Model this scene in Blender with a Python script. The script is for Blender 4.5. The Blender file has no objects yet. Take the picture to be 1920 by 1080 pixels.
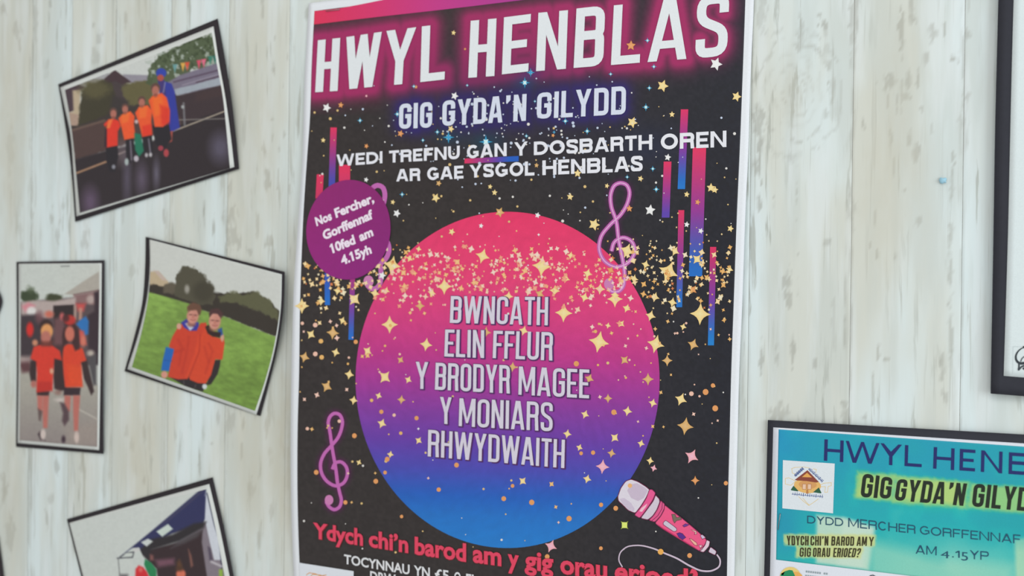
import bpy, bmesh, math
import numpy as np
from mathutils import Matrix, Vector

# ---------------------------------------------------------------- camera, world, lights, exposure
SC = bpy.context.scene
COL = SC.collection
D, CZ = 0.73, 1.5                      # camera 0.73 m in front of the wall plane y=0, 1.5 m above the floor
YAW, PITCH, ROLL, FPX = 0.39911, -0.00322, 0.0120, 1710.0
cy_, sy_, cp_, sp_ = math.cos(YAW), math.sin(YAW), math.cos(PITCH), math.sin(PITCH)
FW = np.array([-sy_*cp_, cy_*cp_, sp_]); RT0 = np.array([cy_, sy_, 0.0]); UP0 = np.cross(RT0, FW)
RT = math.cos(ROLL)*RT0 + math.sin(ROLL)*UP0
UP = -math.sin(ROLL)*RT0 + math.cos(ROLL)*UP0
cam = bpy.data.cameras.new('camera'); co = bpy.data.objects.new('camera', cam); COL.objects.link(co)
m = Matrix.Identity(4)
for i in range(3):
    m[i][0], m[i][1], m[i][2] = RT[i], UP[i], -FW[i]
m.translation = Vector((0, -D, CZ)); co.matrix_world = m
cam.sensor_width = 36; cam.lens = FPX/1920*36; cam.clip_start = 0.01
cam.dof.use_dof = True; cam.dof.focus_distance = 0.71; cam.dof.aperture_fstop = 4.8
SC.camera = co

wd = bpy.data.worlds.new('room_light'); SC.world = wd; wd.use_nodes = True
bg = wd.node_tree.nodes['Background']; bg.inputs[0].default_value = (0.985, 0.99, 0.965, 1); bg.inputs[1].default_value = 0.70
def area(name, loc, target, sx, sy, energy, color):
    l = bpy.data.lights.new(name, 'AREA'); l.shape = 'RECTANGLE'; l.size = sx; l.size_y = sy
    l.energy = energy; l.color = color
    o = bpy.data.objects.new(name, l); COL.objects.link(o); o.location = loc
    o.rotation_euler = (Vector(target)-Vector(loc)).to_track_quat('-Z', 'Y').to_euler(); return o
area('window_daylight', (1.9, -1.25, 1.75), (-0.2, 0, 1.5), 1.3, 1.5, 25, (0.88, 0.97, 1.0))
area('ceiling_panel_light', (0.0, -1.5, 2.9), (-0.2, 0, 1.4), 1.2, 0.6, 9, (1.0, 0.98, 0.95))
SC.view_settings.view_transform = 'Standard'; SC.view_settings.look = 'None'
SC.view_settings.exposure = -0.13; SC.view_settings.gamma = 1.0; SC.view_settings.use_curve_mapping = False

# ---------------------------------------------------------------- survey of the wall: photo measurement -> point on the wall
def at(px, py, h=0.0):
    """point (metres) at height h above the wall plane for measured position px,py (arrays ok)"""
    px = np.asarray(px, float); py = np.asarray(py, float); h = np.asarray(h, float)
    a = (px-960)/FPX; b = -(py-540)/FPX
    d = [a*RT[i]+b*UP[i]+FW[i] for i in range(3)]
    t = (D-h)/d[1]
    return np.stack([d[0]*t, -h+0*t, CZ+d[2]*t], -1)
def back(P):
    v = np.asarray(P, float)-np.array([0, -D, CZ]); z = v@FW
    return 960+FPX*(v@RT)/z, 540-FPX*(v@UP)/z

def lin(c):
    c = np.clip(np.asarray(c, float)/255.0, 0, 1)
    return np.where(c <= 0.04045, c/12.92, ((c+0.055)/1.055)**2.4)
def ink(c):                            # photo colour -> reflectance (takes off the paper's sheen)
    return np.clip((lin(c)-0.016)/0.96, 0.008, 0.9)

# ---------------------------------------------------------------- numpy noise
def vnoise(x, y, seed=0):
    xi = np.floor(x).astype(np.int64); yi = np.floor(y).astype(np.int64); fx = x-xi; fy = y-yi
    fx = fx*fx*(3-2*fx); fy = fy*fy*(3-2*fy)
    def h(a, b):
        n = (a*374761393+b*668265263+seed*1442695041) & 0x7fffffff
        n = ((n ^ (n >> 13))*1274126177) & 0x7fffffff
        return ((n ^ (n >> 16)) & 0xffff)/65535.0
    return (h(xi, yi)*(1-fx)+h(xi+1, yi)*fx)*(1-fy)+(h(xi, yi+1)*(1-fx)+h(xi+1, yi+1)*fx)*fy
def fbm(x, y, s, seed=0, o=3):
    v = 0; a = .5; t = 0
    for k in range(o):
        v = v+a*vnoise(x/s+17*k, y/s+9*k, seed+k); t += a; a *= .5; s *= .5
    return v/t

# ---------------------------------------------------------------- materials
def mat_new(name):
    M = bpy.data.materials.new(name); M.use_nodes = True
    return M, M.node_tree.nodes, M.node_tree.links, M.node_tree.nodes['Principled BSDF']
def simple(name, c, rough=.6, spec=.4, metal=0, nscale=0, namp=.1):
    M, N, L, b = mat_new(name)
    b.inputs['Roughness'].default_value = rough; b.inputs['Specular IOR Level'].default_value = spec
    b.inputs['Metallic'].default_value = metal
    rgb = tuple(lin(c))+(1,)
    if nscale:
        n = N.new('ShaderNodeTexNoise'); n.inputs['Scale'].default_value = nscale; n.inputs['Detail'].default_value = 4
        tc = N.new('ShaderNodeTexCoord'); L.new(tc.outputs['Object'], n.inputs['Vector'])
        mx = N.new('ShaderNodeMix'); mx.data_type = 'RGBA'
        mx.inputs[6].default_value = tuple(np.array(rgb[:3])*(1-namp))+(1,); mx.inputs[7].default_value = tuple(np.array(rgb[:3])*(1+namp))+(1,)
        L.new(n.outputs['Fac'], mx.inputs[0]); L.new(mx.outputs[2], b.inputs['Base Color'])
    else:
        b.inputs['Base Color'].default_value = rgb
    return M
def printed(name, rough, spec, grain=.06):
    M, N, L, b = mat_new(name)
    a = N.new('ShaderNodeAttribute'); a.attribute_name = 'ink'
    n = N.new('ShaderNodeTexNoise'); n.inputs['Scale'].default_value = 900; n.inputs['Detail'].default_value = 2
    tc = N.new('ShaderNodeTexCoord'); L.new(tc.outputs['Object'], n.inputs['Vector'])
    mr = N.new('ShaderNodeMapRange'); mr.inputs['To Min'].default_value = 1-grain; mr.inputs['To Max'].default_value = 1+grain
    L.new(n.outputs['Fac'], mr.inputs['Value'])
    vm = N.new('ShaderNodeVectorMath'); vm.operation = 'SCALE'
    L.new(a.outputs['Color'], vm.inputs[0]); L.new(mr.outputs[0], vm.inputs['Scale']); L.new(vm.outputs[0], b.inputs['Base Color'])
    b.inputs['Roughness'].default_value = rough; b.inputs['Specular IOR Level'].default_value = spec
    return M
M_INK = printed('printed_poster_paper', .55, .45)
M_PHOTO = printed('photo_print_paper', .45, .45, .04)
M_CARD = simple('black_card', (44, 38, 43), .75, .35, 0, 300, .15)
M_CARDB = simple('blue_black_card', (48, 49, 58), .75, .35, 0, 300, .12)
M_STEEL = simple('staple_steel', (150, 150, 152), .35, .5, 1)
M_PUTTY = simple('blue_putty', (160, 204, 224), .6, .4, 0, 400, .1)

def plank_mat():
    M, N, L, b = mat_new('whitewashed_plank')
    tc = N.new('ShaderNodeTexCoord'); oi = N.new('ShaderNodeObjectInfo')
    off = N.new('ShaderNodeVectorMath'); off.operation = 'MULTIPLY_ADD'
    cr = N.new('ShaderNodeCombineXYZ')
    for k in range(3): L.new(oi.outputs['Random'], cr.inputs[k])
    L.new(cr.outputs[0], off.inputs[0]); off.inputs[1].default_value = (7, 3, 11); L.new(tc.outputs['Object'], off.inputs[2])
    def noise(sc, zs, det, seed=0, rough=.5, dist=0):
        mp = N.new('ShaderNodeMapping'); mp.inputs['Scale'].default_value = (1, 1, zs); mp.inputs['Location'].default_value = (seed, seed*2, seed)
        L.new(off.outputs[0], mp.inputs['Vector'])
        n = N.new('ShaderNodeTexNoise'); n.inputs['Scale'].default_value = sc; n.inputs['Detail'].default_value = det
        n.inputs['Roughness'].default_value = rough; n.inputs['Distortion'].default_value = dist
        L.new(mp.outputs[0], n.inputs['Vector']); return n.outputs['Fac']
    def ramp(v, a, bb, lo=0, hi=1):
        r = N.new('ShaderNodeMapRange'); r.interpolation_type = 'SMOOTHSTEP'
        r.inputs['From Min'].default_value = a; r.inputs['From Max'].default_value = bb
        r.inputs['To Min'].default_value = lo; r.inputs['To Max'].default_value = hi
        L.new(v, r.inputs['Value']); return r.outputs[0]
    def mix(f, a, c):
        mx = N.new('ShaderNodeMix'); mx.data_type = 'RGBA'
        if isinstance(f, float): mx.inputs[0].default_value = f
        else: L.new(f, mx.inputs[0])
        if isinstance(a, tuple): mx.inputs[6].default_value = tuple(lin(a))+(1,)
        else: L.new(a, mx.inputs[6])
        if isinstance(c, tuple): mx.inputs[7].default_value = tuple(lin(c))+(1,)
        else: L.new(c, mx.inputs[7])
        return mx.outputs[2]
    def mul(a, c):
        q = N.new('ShaderNodeMath'); q.operation = 'MULTIPLY'; L.new(a, q.inputs[0])
        if isinstance(c, float): q.inputs[1].default_value = c
        else: L.new(c, q.inputs[1])
        return q.outputs[0]
    base = mix(ramp(noise(16, .22, 4, 1), .38, .62), (222, 234, 236), (214, 217, 209))
    base = mix(ramp(noise(45, .12, 5, 2), .45, .62, 0, .55), base, (201, 208, 204))
    base = mix(ramp(noise(60, .1, 5, 9), .5, .66, 0, .5), base, (229, 236, 238))
    st = mul(ramp(noise(150, .10, 4, 4, .55, .3), .56, .66), ramp(noise(20, .3, 2, 5), .42, .62, 0, .7))
    base = mix(st, base, (170, 174, 166))
    st2 = mul(ramp(noise(420, .03, 3, 6), .58, .7), .28 if False else ramp(noise(30, .3, 2, 8), .4, .6, 0, .35))
    base = mix(st2, base, (170, 172, 164))
    wa = N.new('ShaderNodeAttribute'); wa.attribute_name = 'wear'
    base = mix(wa.outputs['Fac'], base, (160, 160, 151))
    kn = N.new('ShaderNodeAttribute'); kn.attribute_name = 'tint'
    base = mix(kn.outputs['Fac'], base, (201, 197, 180))
    L.new(base, b.inputs['Base Color'])
    bp = N.new('ShaderNodeBump'); bp.inputs['Strength'].default_value = .12; bp.inputs['Distance'].default_value = .0006
    L.new(noise(160, .1, 5, 3), bp.inputs['Height']); L.new(bp.outputs[0], b.inputs['Normal'])
    b.inputs['Roughness'].default_value = .6; b.inputs['Specular IOR Level'].default_value = .35
    return M
M_PLANK = plank_mat()

# ---------------------------------------------------------------- object helpers
def thing(name, label, cat, loc, group=None):
    o = bpy.data.objects.new(name, None); COL.objects.link(o); o.location = loc; o.empty_display_size = .02
    o['label'] = label; o['category'] = cat
    if group: o['group'] = group
    return o
def link(name, me, mt, parent=None, label=None, kind=None):
    o = bpy.data.objects.new(name, me); COL.objects.link(o)
    if mt: me.materials.append(mt)
    if parent:
        o.parent = parent
        me.transform(Matrix.Translation(-Vector(parent.location)))
    if label: o['label'] = label
    if kind: o['kind'] = kind
    return o
def mesh_np(name, V, F, C=None, smooth=True):
    me = bpy.data.meshes.new(name); V = np.asarray(V, np.float32)
    F = [np.asarray(f, np.int32) for f in (F if isinstance(F, list) else [F])]
    n = sum(len(f) for f in F); loops = np.concatenate([f.ravel() for f in F])
    tot = np.concatenate([np.full(len(f), f.shape[1], np.int32) for f in F])
    me.vertices.add(len(V)); me.vertices.foreach_set('co', V.ravel())
    me.loops.add(len(loops)); me.loops.foreach_set('vertex_index', loops)
    me.polygons.add(n); me.polygons.foreach_set('loop_start', np.concatenate([[0], np.cumsum(tot)[:-1]]).astype(np.int32))
    me.polygons.foreach_set('loop_total', tot)
    me.polygons.foreach_set('use_smooth', np.full(n, smooth))
    me.update(calc_edges=True)
    if C is not None:
        a = me.attributes.new('ink', 'FLOAT_COLOR', 'POINT')
        a.data.foreach_set('color', np.concatenate([C, np.ones((len(C), 1))], 1).astype(np.float32).ravel())
    return me

def curve(pts, t):
    P = np.asarray(pts, float)
    if len(P) == 2: return P[0]+(P[1]-P[0])*t[:, None]
    s = np.concatenate([[0], np.cumsum(np.hypot(*np.diff(P, axis=0).T))]); s /= s[-1]
    T = np.gradient(P, s, axis=0)
    k = np.clip(np.searchsorted(s, t, side='right')-1, 0, len(P)-2); h = (s[k+1]-s[k]); u = (t-s[k])/h
    h00 = 2*u**3-3*u**2+1; h10 = u**3-2*u**2+u; h01 = -2*u**3+3*u**2; h11 = u**3-u**2
    return h00[:, None]*P[k]+(h10*h)[:, None]*T[k]+h01[:, None]*P[k+1]+(h11*h)[:, None]*T[k+1]

def sheet(name, parent, Lc, Rc, step, lift, mt, paint, thick=.0003, closed=False, label=None):
    """sheet of paper or card between a left and a right edge curve"""
    hgt = max(np.hypot(*(np.subtract(Lc[0], Lc[-1]))), 10); wid = np.hypot(*(np.subtract(Lc[0], Rc[0])))
    ny = int(hgt/step)+2; nx = int(wid/step)+2
    t = np.linspace(0, 1, ny); A = curve(Lc, t); B = curve(Rc, t); s = np.linspace(0, 1, nx)
    P = A[:, None, :]+(B-A)[:, None, :]*s[None, :, None]
    px, py = P[..., 0].ravel(), P[..., 1].ravel(); h = lift(px, py)
    V = at(px, py, h)
    C = ink(paint(px, py)) if callable(paint) else np.tile(ink(paint), (len(px), 1)) if paint is not None else None
    I = np.arange(ny*nx).reshape(ny, nx)
    F = np.stack([I[:-1, :-1], I[1:, :-1], I[1:, 1:], I[:-1, 1:]], -1).reshape(-1, 4)
    ring = np.concatenate([I[0, :-1], I[:-1, -1], I[-1, :0:-1], I[:0:-1, 0]])
    Vb = V[ring]+np.array([0, thick, 0]); n0 = len(V); r2 = n0+np.arange(len(ring)); nx_ = np.roll
    F2 = np.stack([ring, nx_(ring, -1), nx_(r2, -1), r2], -1)
    V2 = np.concatenate([V, Vb]); FF = [F, F2]
    if C is not None: C = np.concatenate([C, C[ring]])
    if closed:
        Vc = V+np.array([0, thick, 0]); FF.append(F[:, ::-1]+len(V2)); V2 = np.concatenate([V2, Vc])
        if C is not None: C = np.concatenate([C, C[:len(V)]])
    return link(name, mesh_np(name, V2, FF, C), mt, parent, label)

# ---- flat ink shapes laid on a sheet: polygons given in survey coordinates
class Ink:
    def __init__(s): s.bm = bmesh.new(); s.cl = s.bm.verts.layers.float_color.new('ink'); s.n = 0
    def poly(s, pts, c, z=0.0):
        c4 = tuple(ink(c))+(1,); vs = []
        for i, p in enumerate(pts):
            v = s.bm.verts.new((p[0], p[1], z)); v[s.cl] = c4; vs.append(v)
        try: s.bm.faces.new(vs)
        except ValueError: pass
        return vs
    def quadc(s, pts, cols, z=0.0):
        vs = s.poly(pts, (0, 0, 0), z)
        for v, c in zip(vs, cols): v[s.cl] = tuple(ink(c))+(1,)
    def ribbon(s, path, w, c, closed=False, z=0.0, xf=None, caps=False):
        P = np.asarray(path, float); n = len(P); w = np.broadcast_to(np.asarray(w, float), (n,))
        a = np.roll(P, 1, 0); b = np.roll(P, -1, 0)
        if not closed: a[0] = P[0]; b[-1] = P[-1]
        def nrm(v):
            l = np.hypot(v[:, 0], v[:, 1])[:, None]; return np.where(l > 1e-9, v/np.maximum(l, 1e-9), 0)
        d1 = nrm(P-a); d2 = nrm(b-P)
        if not closed: d1[0] = d2[0]; d2[-1] = d1[-1]
        n1 = np.stack([-d1[:, 1], d1[:, 0]], 1); n2 = np.stack([-d2[:, 1], d2[:, 0]], 1)
        mm = n1+n2; mm = mm/np.maximum(np.hypot(mm[:, 0], mm[:, 1])[:, None], 1e-6)
        k = 1/np.maximum((mm*n1).sum(1), .45)
        Lf = P+mm*(w*k/2)[:, None]; Rg = P-mm*(w*k/2)[:, None]
        if xf: Lf = np.array([xf(*p) for p in Lf]); Rg = np.array([xf(*p) for p in Rg])
        m_ = n if closed else n-1
        for i in range(m_):
            j = (i+1) % n; s.poly([Lf[i], Rg[i], Rg[j], Lf[j]], c, z+i*1.2e-7)
        if caps:
            for i in (0, n-1):
                s.poly([P[i]+w[i]/2*np.array([math.cos(q), math.sin(q)]) for q in np.linspace(0, 2*math.pi, 12, endpoint=False)], c, z+2e-6)
    def ellipse(s, cx, cy, rx, ry, c, n=24, ang=0, z=0.0):
        ca, sa = math.cos(ang), math.sin(ang)
        s.poly([(cx+rx*math.cos(q)*ca-ry*math.sin(q)*sa, cy+rx*math.cos(q)*sa+ry*math.sin(q)*ca) for q in np.linspace(0, 2*math.pi, n, endpoint=False)], c, z)
    def star(s, cx, cy, R, c, k=4, inner=.34, ang=0.0, z=0.0, glow=True):
        pts = []
        for i in range(2*k):
            r = R if i % 2 == 0 else R*inner; q = ang+math.pi*i/k-math.pi/2
            pts.append((cx+r*.93*math.cos(q), cy+r*math.sin(q)))
        if k == 4 and R > 7:       # concave arms
            pp = []
            for i in range(8):
                a, b = np.array(pts[i]), np.array(pts[(i+1) % 8]); mid = (a+b)/2
                q = np.array([cx, cy]); pp += [a, mid+(q-mid)*.1]
            pts = pp
        c4 = [tuple(ink(c))+(1,), tuple(ink(np.clip(np.array(c)+np.array([12, 18, 30]), 0, 255)))+(1,)]
        ctr = s.bm.verts.new((cx, cy, z)); ctr[s.cl] = c4[1]; vs = []
        for p in pts:
            v = s.bm.verts.new((p[0], p[1], z)); v[s.cl] = c4[0]; vs.append(v)
        for i in range(len(vs)): s.bm.faces.new((ctr, vs[i], vs[(i+1) % len(vs)]))
    def build(s, name, parent, lift, layer, mt=None, cut=None, label=None, kind=None, color=None):
        bm = s.bm
        bmesh.ops.triangulate(bm, faces=[f for f in bm.faces if len(f.verts) > 4])
        if cut and bm.verts:
            X = [v.co.x for v in bm.verts]; Y = [v.co.y for v in bm.verts]
            for k, (lo, hi) in enumerate(((min(X), max(X)), (min(Y), max(Y)))):
                q = lo+cut
                while q < hi:
                    no = (1, 0, 0) if k == 0 else (0, 1, 0); c0 = (q, 0, 0) if k == 0 else (0, q, 0)
                    bmesh.ops.bisect_plane(bm, geom=bm.verts[:]+bm.edges[:]+bm.faces[:], plane_co=c0, plane_no=no, dist=1e-4); q += cut
        px = np.array([v.co.x for v in bm.verts]); py = np.array([v.co.y for v in bm.verts]); pz = np.array([v.co.z for v in bm.verts])
        V = at(px, py, lift(px, py)+.0001+layer*.00008+pz)
        if color is not None:
            for v, c in zip(bm.verts, ink(color(px, py))): v[s.cl] = (c[0], c[1], c[2], 1)
        for v, p in zip(bm.verts, V): v.co = p
        bmesh.ops.recalc_face_normals(bm, faces=bm.faces[:])
        for f in bm.faces:
            if f.normal.y > 0: f.normal_flip()
        me = bpy.data.meshes.new(name); bm.to_mesh(me); bm.free()
        return link(name, me, mt or M_INK, parent, label, kind)

def quadmap(q):
    TL, TR, BR, BL = [np.array(p, float) for p in q]
    return lambda u, v: (BL*(1-u)+BR*u)*(1-v)+(TL*(1-u)+TR*u)*v

# ---- condensed poster capitals drawn as strokes
def rpath(pts, seg=5, closed=False):
    out = []; n = len(pts)
    for i, p in enumerate(pts):
        if len(p) == 2 or (not closed and i in (0, n-1)):
            out.append(np.array(p[:2], float)); continue
        c = np.array(p[:2], float); a = np.array(pts[(i-1) % n][:2], float); b = np.array(pts[(i+1) % n][:2], float); r = p[2]
        da = a-c; la = np.hypot(*da); db = b-c; lb = np.hypot(*db); r = min(r, la*.49, lb*.49)
        A = c+da/la*r; B = c+db/lb*r
        for k in range(seg+1):
            t = k/seg; out.append((1-t)**2*A+2*t*(1-t)*c+t*t*B)
    return out
def glyph(ch, W, s, geo=False):
    """list of ('r', path, closed) ribbons and ('p', pts) polygons in em units"""
    i = s/2; l, r, t, b = i, W-i, 1-i, i; R = min(.48 if geo else .16, (W-s)*.5+.02); c = W/2
    rect = lambda x0, y0, x1, y1: ('p', [(x0, y0), (x1, y0), (x1, y1), (x0, y1)])
    if geo and ch in 'OCGD':
        el = lambda a0, a1, n=26: [np.array([c+(c-i)*math.cos(q), .5+(.5-i)*1.02*math.sin(q)]) for q in np.radians(np.linspace(a0, a1, n))]
        if ch == 'O': return [('r', el(0, 345, 24), True)]
        if ch == 'C': return [('r', el(42, 318), False)]
        if ch == 'G': return [('r', el(44, 316)+[np.array([r+.02, .17])][:0], False), rect(W-s*1.05, .14, W-s*.1, .54), rect(c+.02, .54-s*.9, W-s*1.05, .54)]
        m0 = W*.42; return [('r', [np.array([l, b]), np.array([l, t])]+[np.array([m0+(r-m0)*math.cos(q), .5+(.5-i)*math.sin(q)]) for q in np.radians(np.linspace(90, -90, 18))], True)]
    if ch == 'H': return [rect(0, 0, s, 1), rect(W-s, 0, W, 1), rect(s, .5-i*.9, W-s, .5+i*.9)]
    if ch == 'I': return [rect(c-i, 0, c+i, 1)]
    if ch == 'L': return [rect(0, 0, s, 1), rect(s, 0, W, s*.95)]
    if ch == 'T': return [rect(c-i, 0, c+i, 1-s), rect(0, 1-s*.95, W, 1)]
    if ch in 'EF':
        g = [rect(0, 0, s, 1), rect(s, 1-s*.95, W, 1), rect(s, .5-i*.9, W*.9, .5+i*.9)]
        return g+([rect(s, 0, W, s*.95)] if ch == 'E' else [])
    if ch == 'N': return [rect(0, 0, s, 1), rect(W-s, 0, W, 1), ('p', [(s*.1, 1), (s, 1), (W-s*.1, 0), (W-s, 0)])]
    if ch == 'M': return [rect(0, 0, s*.95, 1), rect(W-s*.95, 0, W, 1), ('p', [(0, 1), (s*1.15, 1), (c+s*.3, .12), (c-s*.3, .12)]), ('p', [(W, 1), (W-s*1.15, 1), (c-s*.3, .12), (c+s*.3, .12)])]
    if ch == 'A':
        tw = s*1.4
        return [('p', [(0, 0), (s, 0), (c, .77), (c, 1), (c-tw/2, 1)]), ('p', [(W, 0), (c+tw/2, 1), (c, 1), (c, .77), (W-s, 0)]),
                ('p', [(s*.6+(c-s)*.22, .20), (W-s*.6-(c-s)*.22, .20), (W-s*.6-(c-s)*.40, .20+s*.85), (s*.6+(c-s)*.40, .20+s*.85)])]
    if ch == 'Y': return [('p', [(0, 1), (s*1.05, 1), (c, .63), (c, .42), (c-i, .42)]), ('p', [(W, 1), (c+i, .42), (c, .42), (c, .63), (W-s*1.05, 1)]), rect(c-i, 0, c+i, .42)]
    if ch == 'W':
        bl = W*.27; h = s*.52
        S = [('p', [(0, 1), (s*.95, 1), (bl+h, 0), (bl-h, 0)]), ('p', [(bl-h, 0), (bl+h, 0), (c+s*.42, 1), (c-s*.42, 1)])]
        return S+[('p', [(W-x, y) for x, y in q[1]][::-1]) for q in S]
    if ch == 'O': return [('r', rpath([(l, t, R), (r, t, R), (r, b, R), (l, b, R)], closed=True), True)]
    if ch == 'D': return [('r', rpath([(l, 0), (l, t), (r, t, R), (r, b, R), (s, b)]), False)]
    if ch == 'U': return [('r', rpath([(l, 1), (l, b, R), (r, b, R), (r, 1)]), False)]
    if ch == 'C' and geo: return [('r', rpath([(r-.02, .76), (r-.12, t, R*.6), (c, t), (l, t, R), (l, b, R), (c, b), (r-.12, b, R*.6), (r-.02, .24)]), False)]
    if ch == 'C': return [('r', rpath([(r, .64), (r, t, R), (l, t, R), (l, b, R), (r, b, R), (r, .36)]), False)]
    if ch == 'G' and geo: return [('r', rpath([(r-.02, .77), (r-.12, t, R*.6), (c, t), (l, t, R), (l, b, R), (c, b), (r, b+.02, R*.5), (r, .52)]), False)]
    if ch == 'G': return [('r', rpath([(r, .66), (r, t, R), (l, t, R), (l, b, R), (r, b, R), (r, .5), (c, .5)]), False)]
    if ch == 'S': return [('r', rpath([(r, .70), (r, t, R), (l, t, R), (l, .60, R*.8), (r, .42, R*.8), (r, b, R), (l, b, R), (l, .30)]), False)]
    if ch == 'B': return [('r', rpath([(l, 0), (l, t), (r, t, R*.8), (r, .53, R*.6), (s, .53)]), False), ('r', rpath([(s, .53), (r, .53, R*.6), (r, b, R*.8), (s, b)]), False)]
    if ch == 'R': return [('r', rpath([(l, 0), (l, t), (r, t, R*.8), (r, .5, R*.7), (s, .5)]), False), ('p', [(W-s*1.15, .5), (W-s*.2, .5), (W, 0), (W-s, 0)])]
    if ch == 'P': return [('r', rpath([(l, 0), (l, t), (r, t, R*.8), (r, .48, R*.8), (s, .48)]), False)]
    if ch == "'": return [('p', [(c-i, 1), (c+i, 1), (c+i, .82), (c-i*.6, .68), (c-i, .72)])]
    if ch == '?': return [('r', rpath([(l, .68), (l, t, R), (r, t, R), (r, .55, R), (c, .40), (c, .26)]), False), rect(c-i, 0, c+i, s)]
    return []
CW = {'I': .17, 'M': .56, 'W': .66, 'L': .33, 'E': .34, 'F': .33, 'T': .37, "'": .2, 'A': .46, 'Y': .44, ' ': .2}
GW = {'W': 1.6, 'E': .84, 'D': 1.08, 'T': .9, 'R': .98, 'F': .82, 'N': 1.08, 'U': 1.04, 'G': 1.06, 'A': 1.12, 'Y': 1.02, 'O': 1.16, 'S': .88, 'B': 1.0, 'H': 1.06, 'L': .8, 'M': 1.24, 'C': 1.04, 'P': .96, "'": .25}
def geo(I, word, q, s, c, gap=.13, z=0.0): cond(I, word, q, s, c, z, gap, widths=GW)
def cond(I, word, q, s, c, z=0.0, gap=.075, grow=0.0, samples=None, dx=0, dy=0, widths=None):
    """set a word of condensed capitals into the quad q (TL,TR,BR,BL)"""
    q = [(p[0]+dx, p[1]+dy) for p in q]
    f = quadmap(q); hh = (math.dist(q[0], q[3])+math.dist(q[1], q[2]))/2; ww = (math.dist(q[0], q[1])+math.dist(q[2], q[3]))/2
    asp = ww/hh; fixed = sum(s if ch == 'I' else 0 for ch in word)
    base = sum(0 if ch == 'I' else (widths or CW).get(ch, .41) for ch in word)+gap*(len(word)-1)
    k = (asp-fixed)/max(base, 1e-3) if base > 1e-6 else 1; x = 0; cnt = 0
    for ch in word:
        W = s if ch == 'I' else (widths or CW).get(ch, .41)*k
        if word == 'I': W = asp
        for g in glyph(ch, W, s, widths is GW):
            zz = z+cnt*7e-6; cnt += 1; cnt %= 6
            xf = lambda a, b, x=x: f((x+a)/asp, b)
            if g[0] == 'p':
                pts = np.array(g[1], float)
                if grow:
                    ctr = pts.mean(0); d = pts-ctr; pts = ctr+d+np.sign(d)*grow
                I.poly([xf(*p) for p in pts], c, zz)
                if samples is not None:
                    P = np.array([xf(*p) for p in pts]); mid = P.mean(0)
                    for a_ in range(len(P)):
                        for u in np.arange(0, 1, .08):
                            e = P[a_]*(1-u)+P[(a_+1) % len(P)]*u; samples += [e, e*.5+mid*.5]
            else:
                I.ribbon(g[1], s+2*grow, c, g[2], zz, xf)
                if samples is not None: samples += [xf(*p) for p in g[1]]+[xf(*((np.array(g[1][j])+np.array(g[1][j+1]))/2)) for j in range(len(g[1])-1)]
        x += W+gap*k
# ---- sans lettering from the built-in font
_cap = {}
def sans_tris(word, off, shear=0.0):
    cu = bpy.data.curves.new('t', 'FONT'); cu.body = word; cu.offset = off; cu.shear = shear; cu.resolution_u = 3; cu.size = 1
    ob = bpy.data.objects.new('t', cu); COL.objects.link(ob)
    me = bpy.data.meshes.new_from_object(ob.evaluated_get(bpy.context.evaluated_depsgraph_get()))
    me.calc_loop_triangles(); V = np.array([v.co[:2] for v in me.vertices]); T = [tuple(p.vertices) for p in me.loop_triangles]
    bpy.data.objects.remove(ob); bpy.data.curves.remove(cu); bpy.data.meshes.remove(me)
    return V, T
def sans(I, word, q, c, off=.02, z=0.0, ref='H', dx=0, dy=0):
    """q: TL,TR,BR,BL of the box from the baseline to the height of the letter `ref`"""
    V, T = sans_tris(word, off)
    if (ref, off) not in _cap: _cap[(ref, off)] = sans_tris(ref, off)[0][:, 1].max()
    ch = _cap[(ref, off)]; x0, x1 = V[:, 0].min(), V[:, 0].max(); f = quadmap([(p[0]+dx, p[1]+dy) for p in q])
    V = list(V)
    for i, cc in enumerate(word):                # the built-in face's 1 is a bare stem: add its flag
        if cc == '1':
            xr = sans_tris(word[:i+1], off)[0][:, 0].max(); st = .10+off; n = len(V)
            V += [(xr-st, ch), (xr-st-.15, ch*.80), (xr-st-.15, ch*.64), (xr-st+.03, ch*.80)]; T = T+[(n, n+1, n+2), (n, n+2, n+3)]
            if i == 0: x0 = min(x0, xr-st-.15)
    P = [f((x-x0)/(x1-x0), y/ch) for x, y in V]; c4 = tuple(ink(c))+(1,)
    vs = []
    for p in P:
        v = I.bm.verts.new((p[0], p[1], z)); v[I.cl] = c4; vs.append(v)
    for t in T:
        try: I.bm.faces.new([vs[k] for k in t])
        except ValueError: pass

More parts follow.
